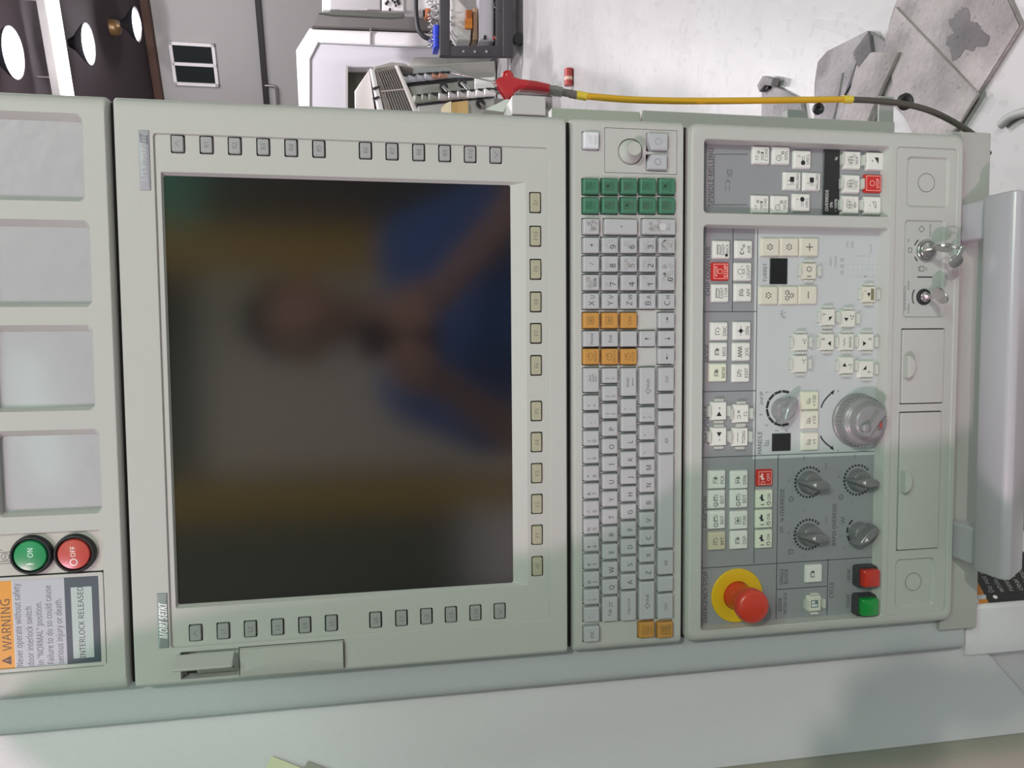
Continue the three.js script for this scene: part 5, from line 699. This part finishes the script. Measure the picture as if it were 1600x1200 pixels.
{ // tool trolley: hood with louvres and tiers of tool holders
  const Z = -5.3, b = far(700, 175, Z), t = wthing('tool_trolley', 'white tool trolley with a louvred hood and tiers of tool holders', 'trolley', [b.x, 0, Z]);
  fpart(t, 'gable', [[554, 142], [577, 108], [588, 190], [555, 190]], Z - .1, .5, std(.74, .71, .69, .5), { bevel: .01 }); fpart(t, 'hood_edge', [[578, 106], [585, 108], [604, 190], [594, 190]], Z, .5, M.white, { bevel: .01 });
  const lv = fpart(t, 'louvre_panel', [[585, 109], [617, 103], [653, 190], [606, 190]], Z - .03, .4, std(.34, .31, .29, .6)); fpart(t, 'hood_edge', [[617, 102], [622, 101], [662, 190], [652, 190]], Z + .01, .45, std(.72, .69, .66, .5), { bevel: .01 });
  fpart(t, 'hood_rib', [[595, 141.5], [633, 138], [633.8, 140], [595.6, 143.5]], Z, .05, std(.5, .46, .43, .5)); fpart(t, 'hood_roof', [[584, 104], [612, 96.5], [632, 98.5], [646, 107], [620, 101.5], [585, 109]], Z - .02, .5, std(.40, .39, .36, .5), { bevel: .008 });
  for (let i = 0; i < 9; i++) { const k = (i + .7) / 9.6, xa = 586 + 32 * k, xb = 597 + 37 * k; fpart(t, 'louvre_slat', [[xa, 110 - 6 * k], [xa + 1.5, 110 - 6 * k], [xb + 1.5, 140 - 2 * k], [xb, 140 - 2 * k]], Z, .04, std(.28, .255, .24, .6)); fpart(t, 'louvre_slat', [[xb + .6, 143 - 2 * k], [xb + 2, 143 - 2 * k], [xb + 12.6 + 4 * k, 175], [xb + 11 + 4 * k, 175]], Z, .04, std(.30, .29, .27, .6)); }
  for (const y of [137, 153]) fpart(t, 'hinge', [[582, y], [591, y - 3], [594, y - 1.5], [585, y + 3]], Z + .02, .03, M.black);
  fpart(t, 'cabinet', [[618, 104], [773, 95], [773, 190], [650, 190]], Z - .32, .4, std(.36, .35, .33, .5), { bevel: .01 });
  for (const [x, y] of [[650, 150], [770, 120]]) for (const dz of [-.34, -.66]) { const p = far(x, y, Z).sub(t.position); wpart(t, 'leg', box(p.x - .025, 0, dz, p.x + .025, far(700, 185, Z).y, dz + .05), M.steel); }
  // tiers
  const tier = (pts, z, m) => fpart(t, 'tier_board', pts, z, .06, m, { bevel: .005 });
  tier([[638, 133], [741, 123], [741, 143], [646, 151]], Z - .12, std(.42, .43, .40, .5)); tier([[652, 164], [772, 151], [772, 190], [660, 190]], Z + .05, std(.42, .43, .41, .5)); tier([[634, 129.5], [710, 121], [741, 121], [741, 124], [637, 134]], Z - .1, M.black); tier([[648, 157.5], [772, 149], [772, 152], [651, 165]], Z + .07, M.black);
  tier([[628, 108], [700, 106], [741, 124], [638, 133]], Z - .22, std(.40, .42, .44, .5)); tier([[742, 122], [773, 120], [773, 150], [742, 151]], Z - .08, M.white);
  const cupG = new THREE.LatheGeometry([[0, -.052], [.011, -.048], [.019, -.02], [.024, .01], [.0245, .035], [.02, .044], [0, .046]].map((p) => new THREE.Vector2(...p)), 18); cupG.rotateX(.35);
  const cup = (px, py, z, s, mat, label, grp) => { const p = far(px, py, z), q = wthing('tool_holder', label, 'tool holder', p.toArray(), 0, grp); const m = wpart(q, 'sleeve', cupG, mat); m.scale.setScalar(s); const c = wpart(q, 'separator', new THREE.ExtrudeGeometry(new THREE.Shape([[.018, -.06], [.034, -.06], [.029, -.03], [.027, .02], [.025, .02], [.024, -.02]].map((p) => new THREE.Vector2(p[0] * s, p[1] * s))), { depth: .03, bevelEnabled: false }), M.black); };
  const pale = std(.50, .53, .58, .5), cop = std(.46, .24, .17, .5), grn = std(.26, .28, .24, .5);
  [634, 645.5, 658, 670.5].forEach((x, i) => cup(x, 124.5 - i * 1.2, Z - .06, 1.05, pale, ['first', 'second', 'third', 'fourth'][i] + ' of four pale blue tool holders from the left in the upper row', 'pale blue tool holders in the upper row')); [681.5, 692].forEach((x, i) => cup(x, 119.5 - i * 1, Z - .06, .9, cop, ['left', 'right'][i] + ' one of two copper coloured tool holders in the upper row', 'copper tool holders in the upper row'));
  [656, 667, 678].forEach((x, i) => cup(x, 156 - i * 1.4, Z + .1, 1.15, grn, ['first', 'second', 'third'][i] + ' of three green grey tool holders from the left in the lower row', 'green grey tool holders in the lower row')); [694, 709, 723].forEach((x, i) => cup(x, 152 - i * 1.3, Z + .1, 1.2, std(.5, .48, .48, .35, { metalness: .3 }), ['first', 'second', 'third'][i] + ' of three bright steel tool holders from the left in the lower row', 'steel tool holders in the lower row')); [738, 751, 764].forEach((x, i) => cup(x, 148 - i * 1.2, Z + .1, 1.15, M.white, ['first', 'second', 'third'][i] + ' of three white tool holders from the left in the lower row', 'white tool holders in the lower row'));
  const pin = (a, c, z, label) => { const p = far(...a, z), q = wthing('boring_bar', label, 'tool', p.toArray()); const e = far(...c, z + .05).sub(q.position); wpart(q, 'shank', rod(V3(0, 0, 0), e, .014), M.metal); const r = wpart(q, 'rubber_ring', new THREE.TorusGeometry(.026, .011, 8, 20), M.black); };
  pin([722, 130], [740, 149], Z + .02, 'steel bar with a black ring leaning out of the upper board'); pin([751, 162], [762, 176], Z + .07, 'steel bar with a black ring leaning out of the lower board'); pin([693, 136], [709, 153], Z + .04, 'bright steel bar leaning across the middle of the trolley');
  const yp = wthing('paper_card', 'yellow cardboard piece at the foot of the tool trolley', 'card', far(718, 170, -5.2).toArray()); fpart(yp, 'card', [[706, 160], [731, 157], [732, 182], [706, 185]], -5.17, .05, std(.58, .40, .16, .8)); fpart(yp, 'curled_sheet', [[690, 168], [697, 161], [705, 158], [706, 185], [690, 185]], -5.16, .04, std(.80, .72, .50, .8));
}
// ---------------------------------------------------------------- on the floor
const floorPoly = (pts, y0, th) => { const q = pts.map(([x, y]) => onFloor(x, y, y0)), c = q.reduce((s, p) => s.add(p), V3(0, 0, 0)).divideScalar(q.length); const s = new THREE.Shape(q.map((p) => new THREE.Vector2(p.x - c.x, -(p.z - c.z)))); const g = new THREE.ExtrudeGeometry(s, { depth: th, bevelEnabled: true, bevelSize: .004, bevelThickness: th * .3, bevelSegments: 2 }); g.rotateX(-Math.PI / 2); g.translate(0, th * .3, 0); return [c, planarUV(toCreasedNormals(g.toNonIndexed(), .7), 1.6)]; };
{
  const rt = dataTex(512, (u, v) => { const a = tn(u, v, 4, 4), b = tn(u, v, 60, 2, 3), d = tn(u, v, 2.2, 3, 8); let k = .50 + .09 * a + .04 * b; if (d > .2) k -= Math.min(.14, (d - .2) * .9); if (b > .62) k *= .72; return [k, k * .965, k * .97]; });
  const rb = dataTex(256, (u, v) => .5 + .5 * tn(u, v, 14, 4)); const felt = std(.94, .89, .885, .95, { map: rt, bumpMap: rb, bumpScale: .012 }), felt2 = std(.85, .82, .85, .95, { map: rt, bumpMap: rb, bumpScale: .012 }), feltD = std(.42, .41, .42, .95, { map: rt });
  const cloth = (label, layers) => { let t; layers.forEach(([nm, pts, y, th, mat], i) => { const [c, g] = floorPoly(pts, y, th); if (!i) t = wthing('absorbent_mat', label, 'floor mat', [c.x, 0, c.z]); g.translate(c.x - t.position.x, y, c.z - t.position.z); wpart(t, nm, g, mat); }); return t; };
  const blob = (cx, cy, rx, ry) => Array.from({ length: 64 }, (_, i) => { const a = i / 64 * 6.2832, k = .72 + .22 * Math.sin(3 * a + 1) + .12 * Math.sin(7 * a) + .16 * (rnd() - .5); return [cx + rx * k * Math.cos(a), cy + ry * k * Math.sin(a)]; });
  cloth('largest grey stained absorbent mat on the floor by the hose end', [['sheet', [[1395, 40], [1402, 14], [1420, -30], [1560, -40], [1597, 42], [1500, 196], [1490, 215], [1418, 180], [1380, 140]], .001, .007, felt], ['upper_layer', [[1404, 14], [1530, 148], [1500, 196], [1450, 240], [1405, 158], [1388, 60]], .01, .006, felt], ['dark_stain', blob(1508, 54, 36, 40), .0123, .0008, feltD]]);
  cloth('crumpled and folded grey absorbent mat left of the large mat', [['sheet', [[1281, 130], [1286, 98], [1300, 82], [1340, 62], [1362, 51], [1410, 80], [1402, 92], [1380, 150], [1362, 215], [1280, 215]], .001, .012, felt2], ['upper_layer', [[1318, 205], [1345, 105], [1360, 84], [1408, 84], [1370, 165], [1350, 215]], .016, .009, felt], ['fold', [[1281, 128], [1320, 116], [1312, 160], [1300, 212], [1283, 212]], .014, .008, felt2], ['crease', [[1338, 82], [1360, 52], [1364, 80], [1346, 104]], .022, .006, feltD], ['gap', [[1341, 98], [1346, 96], [1345, 108], [1322, 148]], .02, .004, M.black]]);
  cloth('small grey absorbent mat with a curled corner near the middle of the hose', [['sheet', [[1197, 140], [1208, 132], [1256, 158], [1262, 200], [1195, 200]], .001, .01, felt2], ['curled_corner', [[1195, 134], [1203, 121], [1219, 124], [1216, 133], [1206, 132], [1198, 142]], .01, .02, felt2], ['gap', [[1196, 136], [1206, 131], [1205, 138], [1198, 142]], .014, .01, M.black]]);
}
{ const a = onFloor(895, 134), b = onFloor(895, 108), t = wthing('red_canister', 'small red can lying on the pale floor beyond the hose coupling', 'can', [a.x, 0, a.z]); const d = b.clone().sub(a).setY(0); wpart(t, 'can', rod(V3(0, .032, 0), d.clone().setY(.032), .032), std(.45, .05, .05, .4)); wpart(t, 'label_band', rod(d.clone().multiplyScalar(.3).setY(.032), d.clone().multiplyScalar(.5).setY(.032), .0326), std(.75, .5, .42, .5)); }
{ const a = onFloor(1590, 190), t = wthing('floor_cable', 'grey cable curving over the floor below the mats', 'cable', [a.x, 0, a.z]); const p = [[1570, 196], [1584, 184], [1605, 176], [1640, 172]].map(([x, y]) => onFloor(x, y).setY(.012).sub(t.position)); wpart(t, 'cable', tube(p, .011, 30, 8), std(.42, .42, .41, .5)); }
// ---------------------------------------------------------------- behind the camera: what the dark screen mirrors and what shades the panel
{
  const A = V3(LAMP_A[0] * 1000, (LAMP_A[1] - .15 - EYE) * 1000, LAMP_A[2] * 1000), ZB = 330;
  const sh = [[28, 1084, 0], [43, 1063, 0], [100, 1047, 0], [167, 1000, 0], [277, 970, 0], [353, 950, 0], [600, 925, 0], [870, 862, 0], [1000, 800, 0], [1075, 735, 0], [1375, 703, 0], [1500, 690, 0]].map(([x, y, z]) => { const p = at(x, y, z), k = (ZB - z) / (A.z - z); return [p[0] + (A.x - p[0]) * k, p[1] + (A.y - p[1]) * k]; });
  const pk = [[-30, 1112, -20], [20, 1162, -35], [75, 1203, -35], [300, 1345, -35]].map(([x, y, z]) => { const p = at(x, y, z), k = (ZB - z) / (A.z - z); return [p[0] + (A.x - p[0]) * k, p[1] + (A.y - p[1]) * k]; });
  const last = sh[sh.length - 1], o2 = [...pk.slice().reverse(), ...sh, [last[0], last[1] - 420], [pk[3][0], last[1] - 420]];
  const t = thing('drawing_board', 'flat sheet metal drawing board on a swing arm left of the photographer', 'board', [last[0] - 200, last[1] - 420, ZB]);
  let area = 0; o2.forEach((p, i) => { const n = o2[(i + 1) % o2.length]; area += p[0] * n[1] - n[0] * p[1]; }); const g = prism(area < 0 ? o2.slice().reverse() : o2, 8, .8); g.translate(0, 0, ZB + 4); part(t, 'board', planarUV(g.toNonIndexed()), std(.3, .31, .3, .6));
  const x0 = pk[3][0]; part(t, 'swing_arm', merge([box(x0 - 300, last[1] - 300, ZB - 26, x0 + 120, last[1] - 260, ZB - 4, 3), box(x0 - 340, last[1] - 300, -60, x0 - 300, last[1] - 260, ZB - 4, 3)]), M.steel);
}
{ // yellow crane columns, a dark machine and a pale cabinet across the aisle
  const col = (px, z, w, label) => { const p = far(px[0], px[1], -z), t = wthing('crane_column', label, 'column', [p.x, 0, z]); wpart(t, 'web', box(-w / 2, 0, -.1, w / 2, 5.6, .1), M.yellow); wpart(t, 'flange', merge([box(-w / 2 - .02, 0, -.13, w / 2 + .02, 5.6, -.1), box(-w / 2 - .02, 0, .1, w / 2 + .02, 5.6, .13)]), M.yellow); wpart(t, 'base_plate', box(-w, 0, -.3, w, .03, .3), M.steel); };
  col([500, 392], 4.2, .22, 'yellow crane column on the right behind the photographer'); col([600, 772], 4.6, .16, 'yellow crane column on the left behind the photographer');
  const c = wthing('pale_cabinet', 'pale beige cabinet across the aisle behind the photographer', 'cabinet', [-.25, 0, 5.6]); wpart(c, 'carcass', box(-.75, 0, -.35, .75, 2.75, .35, .02), std(.74, .66, .61, .6)); for (const s of [-1, 1]) { const d = wpart(c, 'door', box(s < 0 ? -.73 : .01, .1, -.37, s < 0 ? -.01 : .73, 2.7, -.35, .008), std(.76, .68, .63, .6)); wpart(d, 'handle', box(s * .06 - .012, 1.1, -.4, s * .06 + .012, 1.3, -.37, .005), M.steel); }
  const gcol = far(300, 310, -5), g = wthing('dark_machine', 'dark machine with a green upper cover behind the photographer on the right', 'machine', [gcol.x + .3, 0, 6]); wpart(g, 'housing', box(-.5, 0, -.4, .6, 3.5, .4, .03), std(.05, .035, .028, .5)); wpart(g, 'upper_cover', box(-.52, 2.75, -.44, .62, 3.52, .42, .03), std(.10, .34, .24, .5)); wpart(g, 'plinth', box(-.55, 0, -.45, .65, .15, .45), M.black);
}
{ // photographer, seen only in the screen: blue T-shirt, phone held upright before the face
  const smin = (a, b, k) => { const h = Math.max(k - Math.abs(a - b), 0) / k; return Math.min(a, b) - h * h * k * .25; };
  const capsule = (p, b) => { const [ax, ay, az, ra, bx, by, bz, rb] = b, dx = bx - ax, dy = by - ay, dz = bz - az, px = p[0] - ax, py = p[1] - ay, pz = p[2] - az; const h = Math.max(0, Math.min(1, (px * dx + py * dy + pz * dz) / (dx * dx + dy * dy + dz * dz + 1e-9))); return Math.hypot(px - dx * h, py - dy * h, pz - dz * h) - (ra + (rb - ra) * h); };
  function sdfMesh(bones, cell, k = .035) {
    const lo = [1e9, 1e9, 1e9], hi = [-1e9, -1e9, -1e9]; for (const b of bones) for (let q = 0; q < 3; q++) { lo[q] = Math.min(lo[q], b[q] - b[3], b[4 + q] - b[7]); hi[q] = Math.max(hi[q], b[q] + b[3], b[4 + q] + b[7]); }
    const S = Math.max(hi[0] - lo[0], hi[1] - lo[1], hi[2] - lo[2]) / 2 + 4 * cell, C = [0, 1, 2].map((q) => (lo[q] + hi[q]) / 2), n = Math.min(170, Math.ceil(2 * S / cell)), mc = new MarchingCubes(n, new THREE.MeshStandardMaterial(), false, false, 400000);
    mc.isolation = 0; const f = mc.field, p = [0, 0, 0];
    for (let z = 0; z < n; z++) for (let y = 0; y < n; y++) for (let x = 0; x < n; x++) { p[0] = C[0] + S * (x - n / 2) / (n / 2); p[1] = C[1] + S * (y - n / 2) / (n / 2); p[2] = C[2] + S * (z - n / 2) / (n / 2); let d = 1e3; if (p[0] > lo[0] - .05 && p[0] < hi[0] + .05 && p[2] > lo[2] - .05 && p[2] < hi[2] + .05) for (const b of bones) { const c = capsule(p, b); if (c < d + k) d = d > 100 ? c : smin(d, c, k); } f[x + y * n + z * n * n] = -d; }
    mc.update(); const N = mc.count, g = new THREE.BufferGeometry(), P = new Float32Array(N * 3), Q = new Float32Array(N * 3);
    for (let i = 0; i < N * 3; i++) { P[i] = C[i % 3] + S * mc.positionArray[i]; Q[i] = mc.normalArray[i]; }
    g.setAttribute('position', new THREE.BufferAttribute(P, 3)); g.computeVertexNormals(); g.setAttribute('uv', new THREE.BufferAttribute(new Float32Array(N * 2), 2)); return g;
  }
  const X = .045, PZ = 1.16, t = wthing('person', 'man in a blue T-shirt and dark trousers holding a phone upright in both hands', 'person', [X, 0, PZ]);
  const skin = std(.52, .29, .21, .5), shirt = std(.06, .16, .46, .85), pants = std(.02, .022, .03, .85), hair = std(.02, .014, .01, .7);
  const rel = (b) => [b[0], b[1], b[2], b[3], b[4], b[5], b[6], b[7]];
  const el = [[-.30, 1.12, -.06], [.30, 1.12, -.06]], wr = [[-.085 - X, 1.37, -.36], [.085 - X, 1.37, -.36]];
  const body = [[0, .98, 0, .13, 0, 1.3, 0, .14], [-.1, 1.36, 0, .09, .1, 1.36, 0, .09], [0, 1.42, .0, .06, 0, 1.54, -.02, .055], [0, 1.62, -.045, .078, 0, 1.69, -.035, .088], [0, 1.585, -.085, .04, 0, 1.63, -.09, .05], [0, 1.64, -.125, .012, 0, 1.615, -.145, .014], [-.088, 1.64, -.03, .016, -.09, 1.66, -.03, .018], [.088, 1.64, -.03, .016, .09, 1.66, -.03, .018]];
  for (const s of [0, 1]) { const g = s ? 1 : -1; body.push([g * .18, 1.4, 0, .062, ...el[s], .045], [...el[s], .045, ...wr[s], .03], [g * .1, .95, 0, .1, g * .11, .5, -.01, .062], [g * .11, .5, -.01, .062, g * .11, .1, .03, .042], [g * .11, .05, .04, .045, g * .13, .04, -.14, .035]);
    const w = wr[s], ph = [g * .037 - X, 1.43, -.425]; body.push([...w, .03, w[0] - g * .012, w[1] + .05, w[2] - .05, .034]); for (let k = 0; k < 4; k++) { const y = 1.395 + k * .021, bx = g * .062 - X, l = [.9, 1, 1.05, .85][k]; body.push([w[0] - g * .012, w[1] + .035 + k * .012, w[2] - .055, .012, bx, y, -.438, .0095], [bx, y, -.438, .0095, bx - g * .03 * l, y + .003, -.452, .008], [bx - g * .03 * l, y + .003, -.452, .008, bx - g * .045 * l, y + .004, -.449, .0072]); } body.push([w[0] - g * .005, w[1] + .03, w[2] - .03, .014, g * .06 - X, 1.43, -.405, .011], [g * .06 - X, 1.43, -.405, .011, g * .035 - X, 1.45, -.402, .009]); }
  wpart(t, 'body', sdfMesh(body.map(rel), .0115, .022), skin);
  wpart(t, 't_shirt', sdfMesh([[0, .92, 0, .165, 0, 1.28, 0, .17], [-.09, 1.2, .01, .13, .09, 1.2, .01, .13], [-.12, 1.36, .0, .1, .12, 1.36, 0, .1], [-.17, 1.4, 0, .085, -.26, 1.22, -.03, .075], [.17, 1.4, 0, .085, .26, 1.22, -.03, .075]], .014, .05), shirt, 'blue T-shirt');
  wpart(t, 'trousers', sdfMesh([[-.07, .92, 0, .135, .07, .92, 0, .135], [-.1, .9, 0, .12, -.11, .5, -.01, .085], [.1, .9, 0, .12, .11, .5, -.01, .085], [-.11, .5, -.01, .085, -.11, .1, .02, .075], [.11, .5, -.01, .085, .11, .1, .02, .075]], .014, .03), pants);
  for (const s of [-1, 1]) wpart(t, 'shoe', sdfMesh([[s * .11, .052, .05, .05, s * .13, .045, -.15, .043]], .01, .02), M.black);
  const hg = new THREE.SphereGeometry(.104, 28, 20, 0, 6.3, 0, 1.75); hg.scale(.92, 1.0, 1.0); hg.rotateX(.55); hg.translate(0, 1.695, -.02); wpart(t, 'hair', hg, hair); for (const s of [-1, 1]) { const e = new THREE.SphereGeometry(.0125, 12, 10); e.translate(s * .032, 1.662, -.113); wpart(t, 'eye', e, std(.5, .48, .45, .3)); }
  const ml = new THREE.SphereGeometry(.02, 14, 8); ml.scale(1.2, .28, .4); ml.translate(0, 1.582, -.123); wpart(t, 'mouth', ml, std(.3, .1, .08, .5));
  const ph = wthing('phone', 'black smartphone held upright in front of the man', 'phone', [0, 1.375, .737]); wpart(ph, 'phone_body', new RoundedBoxGeometry(.073, .15, .009, 3, .004).translate(0, .075, 0), phys(.012, .012, .014, .25)); wpart(ph, 'camera_lens', (() => { const g = new THREE.CylinderGeometry(.006, .006, .002, 20); g.rotateX(Math.PI / 2); g.translate(0, .125, -.0052); return g; })(), M.steel);
}
renderer.render(scene, camera);
